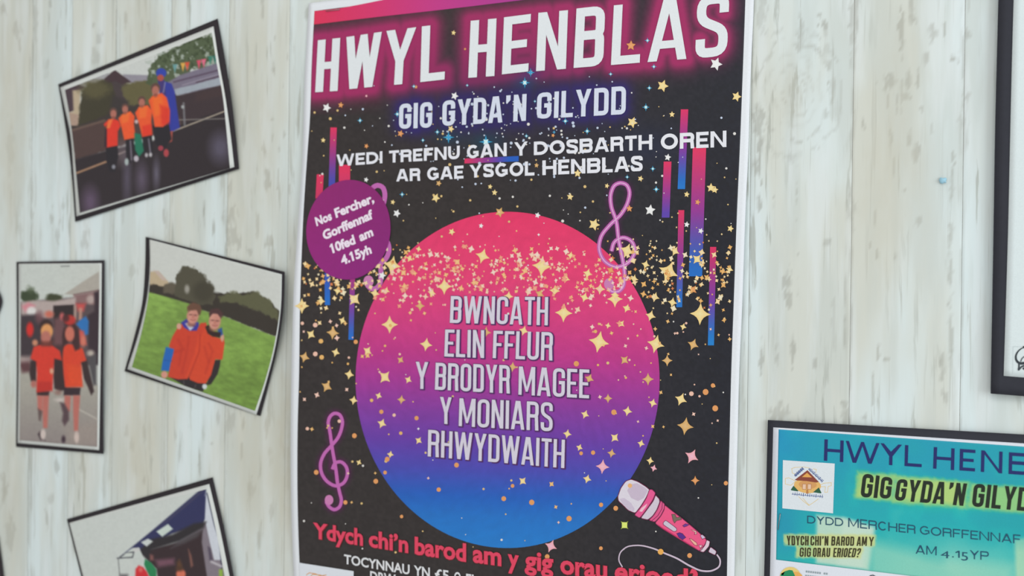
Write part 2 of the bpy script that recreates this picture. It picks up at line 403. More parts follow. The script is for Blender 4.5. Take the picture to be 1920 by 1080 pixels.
# ---- painter for soft printed pictures (evaluated at the print's own mesh points)
class Paint:
    def __init__(s, x, y, bg): s.x, s.y = x, y; s.C = np.tile(np.array(bg, float), (len(x), 1)); s.k = (1, 0, 0); s.blur = 1.5
    def set(s, k, ox, oy): s.k = (k, ox, oy); return s
    def _p(s, pts): k, ox, oy = s.k; return np.asarray(pts, float)/k+np.array([ox, oy])
    def mix(s, a, c):
        c = np.asarray(c, float); s.C = s.C*(1-a[:, None])+c*a[:, None]
    def poly(s, pts, c, blur=None, al=1.0, rag=0, rs=6, seed=0):
        P = s._p(pts); bl = blur or s.blur; ins = np.zeros(len(s.x), bool); dm = np.full(len(s.x), 1e9)
        mk = (s.x > P[:, 0].min()-3*bl-rag) & (s.x < P[:, 0].max()+3*bl+rag) & (s.y > P[:, 1].min()-3*bl-rag) & (s.y < P[:, 1].max()+3*bl+rag)
        x, y = s.x[mk], s.y[mk]; i_ = ins[mk]; d_ = dm[mk]
        for k in range(len(P)):
            ax, ay = P[k]; bx, by = P[(k+1) % len(P)]
            cr = (ay > y) != (by > y)
            if by != ay: i_ ^= cr & (x < (bx-ax)*(y-ay)/(by-ay)+ax)
            ex, ey = bx-ax, by-ay; L2 = ex*ex+ey*ey+1e-9; t = np.clip(((x-ax)*ex+(y-ay)*ey)/L2, 0, 1)
            d_ = np.minimum(d_, np.hypot(x-ax-t*ex, y-ay-t*ey))
        sd = np.where(i_, d_, -d_)
        if rag: sd = sd+(fbm(x, y, rs, seed)-.5)*2*rag
        a = np.zeros(len(s.x)); a[mk] = np.clip(sd/(2*bl)+.5, 0, 1)*al; s.mix(a, c); return s
    def ell(s, cx, cy, rx, ry, c, blur=None, al=1.0, ang=0, rag=0, rs=6, seed=0):
        (cx, cy), = s._p([(cx, cy)]); rx /= s.k[0]; ry /= s.k[0]; bl = blur or s.blur
        ca, sa = math.cos(ang), math.sin(ang); dx, dy = s.x-cx, s.y-cy
        q = np.hypot((dx*ca+dy*sa)/rx, (-dx*sa+dy*ca)/ry); sd = (1-q)*min(rx, ry)
        if rag: sd = sd+(fbm(s.x, s.y, rs, seed)-.5)*2*rag
        s.mix(np.clip(sd/(2*bl)+.5, 0, 1)*al, c); return s
    def line(s, pts, w, c, blur=None, al=1.0):
        P = s._p(pts); w = w/s.k[0]; bl = blur or s.blur; d = np.full(len(s.x), 1e9)
        for k in range(len(P)-1):
            ax, ay = P[k]; ex, ey = P[k+1]-P[k]; t = np.clip(((s.x-ax)*ex+(s.y-ay)*ey)/(ex*ex+ey*ey+1e-9), 0, 1)
            d = np.minimum(d, np.hypot(s.x-ax-t*ex, s.y-ay-t*ey))
        s.mix(np.clip((w/2-d)/(2*bl)+.5, 0, 1)*al, c); return s
    def grain(s, amp, sc, seed=0, o=3): s.C = s.C*(1+(fbm(s.x, s.y, sc, seed, o)-.5)[:, None]*2*amp); return s

def staple(parent, p, q, h):
    A, B = at(*p, h), at(*q, h); d = B-A; L = np.linalg.norm(d); d /= L; n = np.array([-d[2], 0, d[0]]); r = .00035
    V = []; prof = [(0, r), (r*.7, r*.7), (r, 0), (r*.7, -r*.7), (0, -r)]
    rows = [A+np.array([0, .0008, 0]), A, B, B+np.array([0, .0008, 0])]
    rows[0] = A-d*r*.6+np.array([0, .0008, 0]); rows[3] = B+d*r*.6+np.array([0, .0008, 0])
    for c in rows:
        for k in range(6):
            a = k*math.pi/3; V.append(c+n*r*math.cos(a)+np.array([0, -1, 0])*r*math.sin(a)*1.0)
    F = [[i*6+k, i*6+(k+1) % 6, (i+1)*6+(k+1) % 6, (i+1)*6+k] for i in range(3) for k in range(6)]
    return link('staple', mesh_np('staple', V, np.array(F)), M_STEEL, parent)

#@@WALL
# ================================================================ WALL
bmw = bmesh.new(); bmesh.ops.create_cube(bmw, size=1)
bmesh.ops.scale(bmw, vec=(3.4, .12, 2.6), verts=bmw.verts); bmesh.ops.translate(bmw, vec=(-.45, .0604, 1.3), verts=bmw.verts)
mew = bpy.data.meshes.new('wall_back'); bmw.to_mesh(mew); bmw.free()
wall = link('wall_back', mew, simple('joint_backing_paint', (176, 178, 171), .8, .2, 0, 40, .08))  # the backing's own mottled grey, a little darker than the planks
wall['kind'] = 'structure'

MARKS = [(1546,47,12,10,.7),(1535,27,8,8,.6),(1502,75,14,38,.5),(1550,95,10,45,.35),(1555,130,7,32,.6),(1562,160,7,30,.5),(1427,22,20,45,.35),
(1424,225,16,50,.65),(1424,300,11,60,.75),(1424,380,7,20,.7),(1452,380,3,22,.5),(1640,405,4,24,.6),(1644,477,6,14,.7),(1680,485,5,12,.6),(1632,460,5,8,.6),
(1549,455,12,8,.5),(1484,300,8,16,.4),(1478,545,12,50,.6),(1487,660,8,34,.7),(1428,674,6,30,.7),(1456,674,7,26,.5),(1528,681,6,16,.6),(1463,774,32,18,.5),
(1647,655,5,20,.7),(1661,676,12,4,.7),(1636,735,3,40,.6),(1767,696,8,40,.6),(1773,752,8,14,.5),(1782,511,8,40,.55),(1782,440,7,40,.5),(1782,620,8,60,.55),
(1643,474,5,14,.6),(1723,415,12,14,.5),(1619,781,9,18,.6),(1690,62,10,45,.75),(1710,37,22,16,.65),(1709,15,8,20,.6),(1670,152,22,20,.7),(1665,182,6,22,.6),
(1702,155,13,25,.65),(1720,150,5,25,.7),(1695,180,14,14,.6),(1682,195,6,20,.6),(1749,65,12,20,.55),(1770,55,6,18,.6),(1737,110,10,14,.55),(1791,110,14,9,.75),
(1798,95,6,10,.6),(1815,65,10,13,.5),(1815,177,9,18,.5),(1714,200,4,15,.6),(1727,205,8,9,.5),(1747,240,5,15,.4),(1705,255,5,16,.55),(1670,255,4,16,.55),
(1805,230,16,18,.4),(1619,237,8,14,.7),(1719,285,13,26,.65),(1706,262,5,18,.6),(1671,263,6,14,.6),(1676,311,4,18,.6),(1787,311,6,30,.6),(1698,359,6,7,.6),(1784,355,6,32,.5),
(1600,30,11,70,.55),(1600,110,7,40,.35),(1600,240,5,60,.3),(1598,390,16,35,.4),(1585,780,14,30,.6),(1563,600,6,70,.3),(1690,100,3,60,.5),(1690,180,3,60,.5),(1806,120,2.5,70,.6),(1806,200,3,60,.55),(1495,420,2,120,.45),(1500,30,2.5,50,.5),
(497,283,7,17,.7),(502,343,9,25,.75),(522,337,4,32,.65),(523,280,4,12,.6),(533,253,4,12,.6),(543,350,5,15,.55),(502,450,14,20,.7),(504,480,3,20,.5),(432,353,7,20,.5),
(435,403,14,30,.6),(440,447,16,32,.55),(483,420,6,25,.55),(468,470,8,10,.6),(513,133,5,14,.7),(530,160,4,12,.5),(511,223,5,8,.6),(511,260,4,12,.5),(560,230,3,18,.5),
(95,9,6,14,.6),(31,56,12,22,.55),(6,15,8,18,.6),(37,90,6,25,.5),(67,31,9,60,.45),(184,69,10,20,.5),(175,47,7,12,.5),(236,37,4,18,.65),(266,47,3,25,.55),(279,44,5,16,.65),
(178,103,14,20,.4),(492,15,6,22,.6),(516,69,3,12,.6),(539,106,3,12,.6),(512,131,4,18,.6),(575,22,7,18,.6),(440,19,3,30,.45),(87,119,10,25,.35),(97,405,8,20,.5),(108,442,8,38,.5),
(159,442,14,32,.45),(119,386,5,15,.5),(383,405,5,25,.6),(400,420,4,22,.7),(431,405,12,28,.6),(419,411,4,25,.6),(428,452,12,28,.6),(447,458,9,20,.6),(308,399,5,22,.55),(247,505,9,18,.4),
(3,515,8,30,.5),(272,810,6,20,.65),(247,835,6,14,.5),(237,807,5,16,.5),(106,879,6,28,.6),(153,876,9,28,.5),(9,913,12,28,.6),(270,897,4,12,.7),(306,885,3,25,.5),(409,785,6,22,.5),
(431,794,14,28,.5),(456,791,5,20,.6),(500,797,5,25,.6),(506,854,7,30,.5),(453,847,4,20,.6),(486,888,5,16,.6),(469,916,12,28,.7),(397,833,8,4,.6),(375,872,4,25,.5),(487,1012,8,35,.5),
(509,965,6,20,.5),(87,980,6,28,.55),(96,936,8,14,.4),(20,1003,14,45,.5),(540,880,3,60,.5),(60,200,6,120,.35),(60,450,5,90,.45),(57,860,4,90,.45),(218,60,3,70,.5),(212,470,3,70,.4),(206,860,3,70,.4),(322,30,3,50,.4),(313,430,3,60,.3),
(308,860,3,80,.4),(545,830,8,50,.3),(300,660,5,40,.3),(230,400,4,40,.3),(20,300,10,80,.35),(15,700,8,90,.3),(40,450,6,60,.35)]
def wear(px, py):
    w = np.zeros(len(px)); nn = fbm(px, py/2.2, 7, 5, 3); n2 = vnoise(px/2.2, py/9, 8)
    for (cx, cy, a, b, s) in MARKS:
        mk = (abs(px-cx) < a*1.6+4) & (abs(py-cy) < b*1.6+6)
        if not mk.any(): continue
        q = np.hypot((px[mk]-cx)/(a*.62), (py[mk]-cy)/(b*.78)); v = np.clip((1.05-q+(nn[mk]-.5)*2.2+(n2[mk]-.5)*.7)*2.2, 0, 1)
        w[mk] = np.maximum(w[mk], v*s*.8)
    # rings of the knot
    dx, dy = (px-1487)/62, (py-172)/82; r = np.hypot(dx, dy)+(fbm(px, py, 26, 3)-.5)*.35
    ring = np.clip(np.sin(r*24)*.5+.05, 0, 1)*np.clip(1.15-r, 0, 1)*.5*(.3+1.2*(fbm(px, py, 15, 41) > .46))
    w = np.maximum(w, ring)
    for rr, st in ((1.15, .4), (1.5, .3)):     # grain lines bending round the knot
        w = np.maximum(w, np.clip(1-abs(r-rr)/.09, 0, 1)*st*(fbm(px, py, 18, 11) > .5))
    for x0, sl, s_ in ((1602,-.021,.5),(1810,-.02,.3),(1411,-.028,.4),(61,-.003,.45),(218,-.0145,.35),(322,-.0155,.3),(433,-.016,.25)):
        xs = x0+sl*py; n3 = fbm(px, py/5, 9, 51, 2)
        for o_, wd in ((0, 2.2), (6, 1.2), (-6, 1.0)):
            w = np.maximum(w, np.clip(1.3-abs(px-xs-o_-(n3-.5)*5)/wd, 0, 1)*s_*np.clip((n3-.3)*3, .15, 1))
    return w
def tint(px, py):
    t = np.zeros(len(px))
    for cx, cy, a, b, s in ((1680,120,70,240,.22),(1640,420,50,160,.22),(1487,170,60,70,.3),(1680,320,70,150,.25),(20,250,40,300,.5),(262,60,40,120,.6),(480,250,60,260,.5),(300,480,50,80,.3),(260,850,50,160,.5),(470,880,40,200,.5),(20,850,25,200,.5),(1660,650,60,90,.15),(532,850,28,300,.7),(160,880,15,90,.4)):
        t += s*np.exp(-((px-cx)/a)**2-((py-cy)/b)**2)
    return np.clip(t*(.6+.8*fbm(px, py/3, 12, 21)), 0, .8)

seams = [-2.0,-1.9,-1.8,-1.7,-1.6,-1.5,-1.41,-1.316,-1.2224,-1.14,-1.0531,-.9488,-.847,-.7465,-.646,-.546,-.446,-.346,-.246,-.146,-.0436,.0588,.161,.263,.365,.467,.57,.67,.77]
for k in range(len(seams)-1):
    x0, x1 = seams[k]*D, seams[k+1]*D; vis = -1.45*D < x0 and x1 < .3*D
    g = .00015; ch = .0006
    xs = [x0+g, x0+g+ch]+list(np.linspace(x0+g+ch, x1-g-ch, 48 if vis else 3)[1:-1])+[x1-g-ch, x1-g]
    zs = [0.0, 1.0]+list(np.arange(1.1, 1.9, .0026 if vis else .2))+[1.95, 2.6]
    X, Z = np.meshgrid(xs, zs); ny, nx = X.shape; Y = np.zeros_like(X)
    Y += (vnoise(X*35+k*9, Z*4, 4)-.5)*.00015
    Y[:, 0] = .0002; Y[:, -1] = .0002
    V = np.stack([X.ravel(), Y.ravel(), Z.ravel()], 1); I = np.arange(ny*nx).reshape(ny, nx)
    F = np.stack([I[:-1, :-1], I[:-1, 1:], I[1:, 1:], I[1:, :-1]], -1).reshape(-1, 4)
    px, py = back(V); me = None
    c0 = Vector(((x0+x1)/2, 0, 0)); me = mesh_np('plank', V-np.array(c0), F)
    a = me.attributes.new('wear', 'FLOAT', 'POINT'); a.data.foreach_set('value', (wear(px, py) if vis else np.zeros(len(V))).astype(np.float32))
    a = me.attributes.new('tint', 'FLOAT', 'POINT'); a.data.foreach_set('value', (tint(px, py) if vis else np.zeros(len(V))).astype(np.float32))
    me.materials.append(M_PLANK)
    o = bpy.data.objects.new('plank', me); COL.objects.link(o); o.parent = wall; o.location = c0

#@@POSTER
# ================================================================ MAIN POSTER
def HP(px, py):     # how far the poster stands off the wall: its left edge bows out at mid height
    return .0012+.0120*np.exp(-((px-535)/115.0)**2)*np.exp(-((py-640)/290.0)**2)+.0022*np.exp(-((px-1400)/60.0)**2)*np.exp(-((py-500)/300.0)**2)
poster = thing('gig_poster', 'large black and pink gig poster headed HWYL HENBLAS with a gradient disc', 'poster', tuple(at(960, 1230, 0)))
LC = [(579,6),(571,150),(567.3,285),(560,400),(551,540),(546.5,700),(545,800),(546,940),(549,1040),(551,1085),(553,1170)]
RC = [(1416,-100),(1413.5,0),(1406,180),(1403.5,270),(1397.6,400),(1392,560),(1386,700),(1383,820),(1380,940),(1377,1080),(1372,1330)]
sheet('sheet', poster, LC, RC, 8, HP, M_INK, (229, 232, 238))
# printed area, with the neon haze printed around the lettering
LI = [(589.5,20.5),(584.5,120),(580.6,230),(576.5,285),(569,400),(565.5,480),(562.8,560),(560.7,700),(557.8,820),(558,940),(561.5,1055),(563,1085),(566,1150)]
RI = [(1400,-82),(1397.5,0),(1391,180),(1387.5,270),(1381.8,400),(1376,560),(1371,700),(1368,820),(1365,940),(1363,1080),(1356,1300)]
title = [('H',[(596,75.5),(638,71),(633,170.5),(591,173)]),('W',[(649.5,69.5),(716,59.5),(707,162),(646,168)]),('Y',[(724.5,58),(780.5,51),(774,156),(719,161)]),
 ('L',[(791,49.5),(838,44),(833.5,149),(788,154)]),('H',[(882.5,39),(931,34.5),(927,142.5),(878,146)]),('E',[(945,32.5),(995.5,26),(990.5,134),(941,139.5)]),
 ('N',[(1009.5,24),(1065,19),(1061,129),(1005,133.5)]),('B',[(1081,16),(1135,10),(1131,123),(1075.5,127.5)]),('L',[(1151,10),(1204,5),(1199.5,117.5),(1145.5,122)]),
 ('A',[(1220,2),(1292,-5),(1287,110.5),(1214,116.5)]),('S',[(1308,-7),(1368,-13),(1363,104),(1303,110)])]
sub = [('GIG',[(748.7,195),(811,191),(810,239),(748,242)]),("GYDA'N",[(830,189),(987.5,176),(986,226.5),(829,236.5)]),('GILYDD',[(1007.5,174.5),(1174,161),(1173,214),(1006,223)])]
s1, s2 = [], []
It = Ink(); Is = Ink()
for ch, q in title: cond(It, ch, q, .150, (226, 230, 234), samples=s1)
for w, q in sub: cond(Is, w, q, .165, (214, 220, 236), samples=s2)
s1 = np.array(s1); s2 = np.array(s2)
def near(px, py, S, box):
    d = np.full(len(px), 1e9); mk = (px > box[0]) & (px < box[2]) & (py > box[1]) & (py < box[3]); idx = np.where(mk)[0]
    for c in range(0, len(idx), 4000):
        j = idx[c:c+4000]; d[j] = np.sqrt(((px[j, None]-S[None, :, 0])**2+(py[j, None]-S[None, :, 1])**2).min(1))
    return d
CLEFP = dict(
 loop=[(633,906),(629.5,878),(624,847),(618,806),(615.5,792),(619,781),(627,775),(636,777),(641.5,787),(640,805),(634,820),(622,835),(607.5,852),(601,870),(603.5,888),(615,904),(630.7,911),(643.5,906),(651,891),(649,875),(639,866),(629,868),(623,880)],
 stem=[(624,847),(629.5,878),(633,906),(637,924),(640,940),(636,951),(627,955.5),(618,951),(612,942)], blob=(617,937.5,8.5))
CLEFQ = dict(
 loop=[(1168,490),(1160,450),(1155,413),(1146,386),(1146,361),(1153,347),(1163,343),(1175,347),(1180,358),(1178,376),(1165,401),(1143,422.5),(1127,444),(1123.5,468),(1134,490),(1155,500.5),(1177,493),(1190,471),(1184.6,453),(1168,445.5),(1152,454),(1146.5,471)],
 stem=[(1160,450),(1168,490),(1171,523),(1168,538),(1160,546),(1149,547),(1140,541)], blob=(1142,532.5,10))
def paint_bg(px, py):
    P = Paint(px, py, (57, 52, 52))
    n = fbm(px, py, 5, 2, 2); P.C = P.C*(1+(n-.5)[:, None]*.2)
    P.C += np.array([-15, -9, -1])*np.clip((px-900)/480, 0, 1)[:, None]           # window light's tint painted into the black, bluer and darker to the right
    g = np.exp(-(np.maximum(near(px, py, s1, (580, -60, 1400, 215))-9, 0)/15.0)**1.35); P.mix(np.clip(g*1.0, 0, 1)*.93, (172, 48, 104))
    g = np.exp(-(np.maximum(near(px, py, s2, (700, 120, 1230, 280))-4, 0)/13.0)**1.4); P.mix(g*.85, (54, 42, 118))
    for Cf in (CLEFP, CLEFQ):
        d = near(px, py, curve(Cf['loop']+Cf['stem'], np.linspace(0, 1, 160)), (560, 320, 1230, 980))
        P.mix(np.exp(-(d/7.0)**2)*.6, (110, 30, 100))
    for cx, cy, r, c in ((1210,275,70,(44,52,84)),(960,190,160,(46,42,74)),(841,257,26,(30,70,98)),(911,266,30,(28,80,108)),(984,155,22,(30,80,120)),(995,135,20,(60,50,120))):
        P.mix(np.exp(-(np.hypot(px-cx, (py-cy)*1.7)/r)**2)*.45, c)
    return P.C
sheet('printed_background', poster, LI, RI, 2.6, lambda x, y: HP(x, y)+.0001, M_INK, paint_bg, .00005)
# pink band along the top edge
I = Ink(); top = [(589.6,20.8),(612,18.5),(635,16),(680,7.5),(717,0),(760,-9),(900,-40),(1060,-75),(1398,-84)]; bot = [(588.5,46),(650,38.5),(714,31),(800,21.5),(890,11),(980,0),(1090,-14),(1250,-36),(1397,-60)]
for i in range(8): I.poly([bot[i], bot[i+1], top[i+1], top[i]], (0, 0, 0))
def grad(stops, axis=1):
    xs = [s[0] for s in stops]; cs = np.array([s[1] for s in stops], float)
    def f(px, py):
        v = py if axis else px
        return np.stack([np.interp(v, xs, cs[:, k]) for k in range(3)], -1)
    return f
I.build('colour_band', poster, HP, 1, cut=20, color=grad([(589,(222,56,92)),(700,(214,58,112)),(820,(196,62,138)),(1000,(170,62,150)),(1400,(90,80,180))], 0))
# colour bars
BARS = [(625.5,239,622,352,12),(646,309,646,342,21),(600.5,327,598,372,13),(613.5,512,614,572,10),(661,522,658,637,9.5),(1283.5,205,1277.5,354.5,14),(1251.7,303,1248,408,14.5),(1311.5,276,1304,518,25),(1277.5,394,1273.5,576,11),(1337.2,463,1333,647.5,11.5)]
BC = [((226,58,98),(150,62,140),(70,80,178)),((226,58,98),(222,58,98),(214,60,104)),((224,58,96),(216,58,98),(205,58,100)),((60,84,180),(50,100,190),(40,112,200)),((170,60,130),(120,70,160),(45,110,198)),
 ((222,56,104),(132,62,160),(30,120,200)),((224,58,100),(166,60,140),(96,72,172)),((228,60,100),(150,62,150),(28,112,196)),((224,58,100),(140,62,150),(36,118,200)),((220,56,100),(130,62,160),(30,130,206))]
for (xa, ya, xb, yb, w), (c1, c2, c3) in zip(BARS, BC):
    I = Ink(); I.poly([(xa-w/2, ya), (xa+w/2, ya), (xb+w/2, yb), (xb-w/2, yb)], (0, 0, 0))
    I.build('colour_bar', poster, HP, 1.6, cut=12, color=grad([(ya, c1), ((ya+yb)/2, c2), (yb-8, c3)]))
I = Ink(); I.poly([(871,297.5),(972.5,292.5),(972.5,302.5),(871,306.5)], (0, 0, 0)); I.build('colour_bar', poster, HP, 1.6, cut=12, color=grad([(871,(224,58,100)),(925,(120,64,160)),(955,(40,96,190))], 0))
# disc
I = Ink(); n = 150; K = 34; cx, cy, rx, ry = 951.7, 712.3, 285, 315.3; prev = None
ctr = I.bm.verts.new((cx, cy, 0)); rings = []
for k in range(1, K+1):
    rings.append([I.bm.verts.new((cx+rx*k/K*math.cos(a), cy+ry*k/K*math.sin(a), 0)) for a in np.linspace(0, 2*math.pi, n, endpoint=False)])
for i in range(n): I.bm.faces.new((ctr, rings[0][i], rings[0][(i+1) % n]))
for k in range(K-1):
    for i in range(n): I.bm.faces.new((rings[k][i], rings[k+1][i], rings[k+1][(i+1) % n], rings[k][(i+1) % n]))
DG = grad([(398,(230,60,106)),(520,(228,68,118)),(600,(214,66,130)),(665,(192,60,138)),(720,(166,60,150)),(775,(134,64,160)),(830,(106,66,168)),(880,(80,78,178)),(925,(48,96,188)),(970,(24,116,198)),(1028,(18,126,204))])
I.build('disc', poster, HP, 2.2, color=lambda x, y: DG(x, y+(x-950)*-.03)*(1+(fbm(x, y, 4, 3, 2)-.5)[:, None]*.08))

# treble clefs
def clef(Cf, dx, dy, w, dbl, layer, sc=(1, 1)):
    o_ = np.array(Cf['blob'][:2]); I = Ink(); mvp = lambda P: (np.array(P, float)-o_)*np.array(sc)+o_+np.array([dx, dy]); A = curve(mvp(Cf['loop']), np.linspace(0, 1, 110)); B = curve(mvp(Cf['stem']), np.linspace(0, 1, 50))
    c = (194, 106, 178); bx, by, br = Cf['blob']
    I.ribbon(A, w, c); I.ribbon(B, w, c, z=1.6e-5, caps=True); I.ellipse(mvp([(bx, by)])[0][0], mvp([(bx, by)])[0][1], br*.95, br*1.1, (204, 128, 180), z=3e-5)
    if dbl: I.ribbon(A, w*.3, (226, 168, 214), z=5e-5); I.ribbon(B, w*.3, (226, 168, 214), z=6.6e-5)
    return I.build('treble_clef', poster, HP, layer, cut=14)
clef(CLEFP, 0, 0, 6.2, False, 3); clef(CLEFQ, 0, 0, 7.5, True, 3); clef(CLEFQ, -451, -5, 9, False, 2.6, (.8, .95))

# stars
Y1, Y2, W1, O1, T1, PK = (240,207,138), (214,168,104), (232,230,230), (222,150,88), (120,200,226), (240,170,178)
S4 = [(1016,499,20,Y1,.1),(905,480,15,Y1,.3),(735.5,497,18,Y1,.2),(833,537,16,Y1,0),(730.5,608.7,17,Y1,0),(799,646,13,Y1,.15),(721.5,707,14,Y1,.7),(689,658,10,Y1,.6),(664.5,561,14,Y1,.7),(624,624,13,Y2,.1),(583,627,10,Y1,.6),(629.5,660.6,9,Y1,.3),(571,669.6,11,Y2,.3),(655,702,10,Y1,.2),(612.6,724.6,12,Y2,.5),(663,750.5,9,Y1,.2),(751,675,8,Y2,.6),(765.6,712,8,Y1,.5),(752.6,749.5,9,Y2,.1),(710,742,7,Y1,.4),(716,794,10,Y1,.4),(787.6,573.7,10,Y2,0),(809.6,549,9,Y1,.3),(703,550,10,Y1,.2),(642,601,8,Y1,.4),(602,564.6,9,Y1,.1),(566,573.7,15,Y1,0),(633,545,9,Y1,.2),(911,623,11,Y2,.1),(961,688,10,Y2,.1),(953.5,555.5,10,Y1,.1),
(1057,586.7,18,Y1,.05),(1123,641,21,Y1,.2),(1153,560.7,16,Y1,0),(1229.6,645,18,Y1,.25),(1313,588.7,21,Y1,.05),(1220,592,11,Y1,.3),(1260.8,567,10,Y1,.2),(1228,557,10,Y1,.3),(1096,557.6,10,Y1,.3),(1299.6,646,12,Y2,.4),(1251,676,11,Y2,0),(1281,612.6,7,Y1,.3),(1276.8,748.7,13,Y1,.4),(1285,799,17,Y2,.15),(1215,711,12,Y2,0),(1171,675,10,Y2,.7),(1165,607,8,Y1,.7),(1140,610.5,6,Y1,.2),(1175,578,9,Y1,.4),(1140,747,9,Y2,0),(1176.5,770.7,10,Y1,.2),(1097,777,9,Y1,.4),(1224,755.7,9,Y1,.3),(1063.7,813.5,9,Y1,.2),(1105,710,10,Y2,.4),(982,620,10,Y1,.3),(1040,545,11,Y1,.1),(1012,551,10,Y2,.5),
(1152.6,820.7,10,Y1,.7),(1202,831.6,8,Y1,.3),(1146.7,849.8,9,Y2,.2),(1086.5,839,7,Y1,.4),(1129.8,875,14,PK,.1),(1101,898,9,Y1,.3),(980,902,9,Y1,.7),(1219,864,8,Y1,.2),(1225.8,877.8,7,PK,.3),(1297,855.7,15,PK,.5),(1303.5,901,9,O1,0),(1033,1024,13,PK,.4),(1218,962,6,PK,.3),(1175.5,470,15,Y1,.4),(1253.4,509.6,21,Y1,.4),(1307,486,11,Y1,.7),(1265.6,471,10,Y1,.5),(1102,512.7,10,Y1,.3),(1070,479,8,Y1,.2),(1210.6,496,9,Y1,.3),(1368,505,8,Y1,.3),(1299,543,10,O1,.7),(1125,541.7,11,Y1,.1),(1145,506.6,9,O1,.5),(1061,522.5,9,Y1,.3),(1189,523,9,Y1,.2),(1153,553,9,Y1,.1),
(786,566,4,Y1,0),(724,545,8,Y1,.3),(785,467,6,Y1,.2),(768,485,7,Y1,.5),(1010,440,3,W1,0),(784.5,804,3,W1,0),(785,826,8,Y1,.6),(732,852,7,Y1,.2),(673,867,6,Y1,.5)]
S5 = [(817,371,9,Y1),(937,398,10,Y2),(744,400,8,W1),(902,423.5,5,W1),(847,434.7,7,Y1),(751,250.5,7,O1),(845.5,241.6,7,Y1),(919,350,5,Y1),(927.4,361,6,Y1),(822.6,343.7,6,Y2),(736.5,379,5,Y1),(716.6,516.6,8,W1),(612.5,202,9,W1),(639,197,6,O1),(852.5,180,8,W1),(850.5,61.5,5,Y1),(606,263,5,Y1),(1183,85.5,10,O1),(1342.5,120,13,W1),(1242.5,161,12,Y1),(1381,181,10,Y1),(1185.5,229.5,11,Y1),(1260,214.5,6,Y1),(1219,394,11,W1),(1114,421,12,Y1),(1069,369,7,Y1),(1333,352,9,Y1),(1340.5,356,7,Y1),(1201,335,6,Y1),(1252,295,7,W1),(1180,391,7,O1),(1287.6,421,6,W1),(1314,433,6,W1),(1369.5,428.6,7,Y1),(1308,379,6,O1),(1138,348.6,5,Y1),(1083,325,8,Y1),(1287.6,364.5,6,Y1),(1006,310,5,Y2),(1008,403.6,6,W1),(872,92,3,O1),(780,163,4,O1),(687,180,3,PK),(687,274,5,O1),(686.5,337,5,W1),(1037,254,4,O1)]
TS = [(841,257.5,12),(911,266,14),(984,155,11),(995,136,9),(1211,201,8),(1217.5,165,6),(1226,125,6),(1214,76,6),(1145,139,5),(1101,246,7),(1060,227,7),(1230.5,355,7),(1224,316.5,6),(1176,332,5),(754,364.5,6),(820,247.5,6),(675,226,6),(745,214,7),(793,263,5),(776,162,5),(1039,248,4),(1003,190,4),(876,160,4),(987,255,5)]
DOTS = [(667,641,4),(781,784,4),(715,772,4),(664.5,817,4.5),(593,885.6,4.5),(704.6,902.4,4.5),(726,861,4.5),(856,872,4.5),(944.5,935,4.5),(753,968.5,3.2),(647.6,942,4),(822.6,918,4),(1323,735,5.5),(1336.7,722.8,4),(1341,765.6,5.5),(1151,773,5),(1080.6,682,5),(997,942,5),(1089.6,850,3.5),(1112,848.7,4),(1067,972.4,5),(1127,946.5,4),(1238.7,1034.6,5.5),(1293,1041.6,4.5),(1126.7,1028,3.5),(1026,1043.7,4.5),(1154.5,953,4.5),(1361,906,4),(1263,967,0),(961,911,3.5),(722,886,3.5)]
I = Ink(); J = Ink(); zi = 0
placed = []
def zz_(x, y, r):          # overlapping stars never share a depth
    used = {k for a, b, c, k in placed if abs(a-x) < r+c and abs(b-y) < r+c}; k = 0
    while k in used: k += 1
    placed.append((x, y, r, k)); return k*6e-6
halo = (70, 38, 50)
for x, y, r, c, a in S4:
    J.star(x, y, r, c, 4, .47, a, zz_(x, y, r))
for x, y, r, c in S5: J.star(x, y, r, c, 5, .5, (x*7 % 10)/20, zz_(x, y, r))
for x, y, r in TS:
    J.star(x, y, r, (60, 150, 190), 4, .3, 0, zz_(x, y, r)); J.star(x, y, r*.5, (200, 236, 244), 4, .5, .78, zz_(x, y, r*.5))
for x, y, r in DOTS:
    if r: J.ellipse(x, y, r, r*1.05, (228, 158, 100), 10, z=zz_(x, y, r))
rng = np.random.default_rng(5)
def inprint(x, y):
    return np.interp(y, [0, 300, 560, 820, 1080], [592, 578, 565, 560, 564]) < x < np.interp(y, [0, 400, 820, 1080], [1394, 1379, 1365, 1361])
edge = lambda x, y: ((x-cx)/rx)**2+((y-cy)/ry)**2 < 1
for k in range(820):                              # dense glitter band
    x = rng.uniform(562, 1378); y = rng.normal(516, 34)
    if not inprint(x, y) or y < 395 or y > 680: continue
    if 835 < x < 1035 and y > 550: continue
    r = rng.choice([2.2, 3, 4, 5.2, 6.8], p=[.18, .24, .28, .2, .10]); q = rng.random()
    c = [(244,206,150),(226,170,96),(232,214,176),(206,120,66)][int(np.searchsorted([.45, .75, .92, 1], q))]
    if edge(x, y): c = [(246,190,160),(236,150,120),(246,200,180),(240,180,120)][int(q*4)]
    if y < 462: r = min(r, 2.2)
    J.star(x, y, r, c, 4, rng.uniform(.4, .6), rng.uniform(0, 1.5), zz_(x, y, r*1.3))
for k in range(190):                               # falling stars further down
    x = rng.uniform(562, 1370); y = 600+rng.exponential(95)
    if not inprint(x, y) or y > 1045 or (775 < x < 1112 and 550 < y < 885): continue
    r = rng.choice([1.6, 2.4, 3.4, 4.6], p=[.4, .3, .2, .1]); c = (230, 180, 110) if rng.random() < .6 else (236, 190, 170)
    if rng.random() < .55: J.star(x, y, r*1.3, c, 4, .5, rng.uniform(0, 1.5), zz_(x, y, r*1.3))
    else: J.ellipse(x, y, r, r, c, 7, z=zz_(x, y, r))
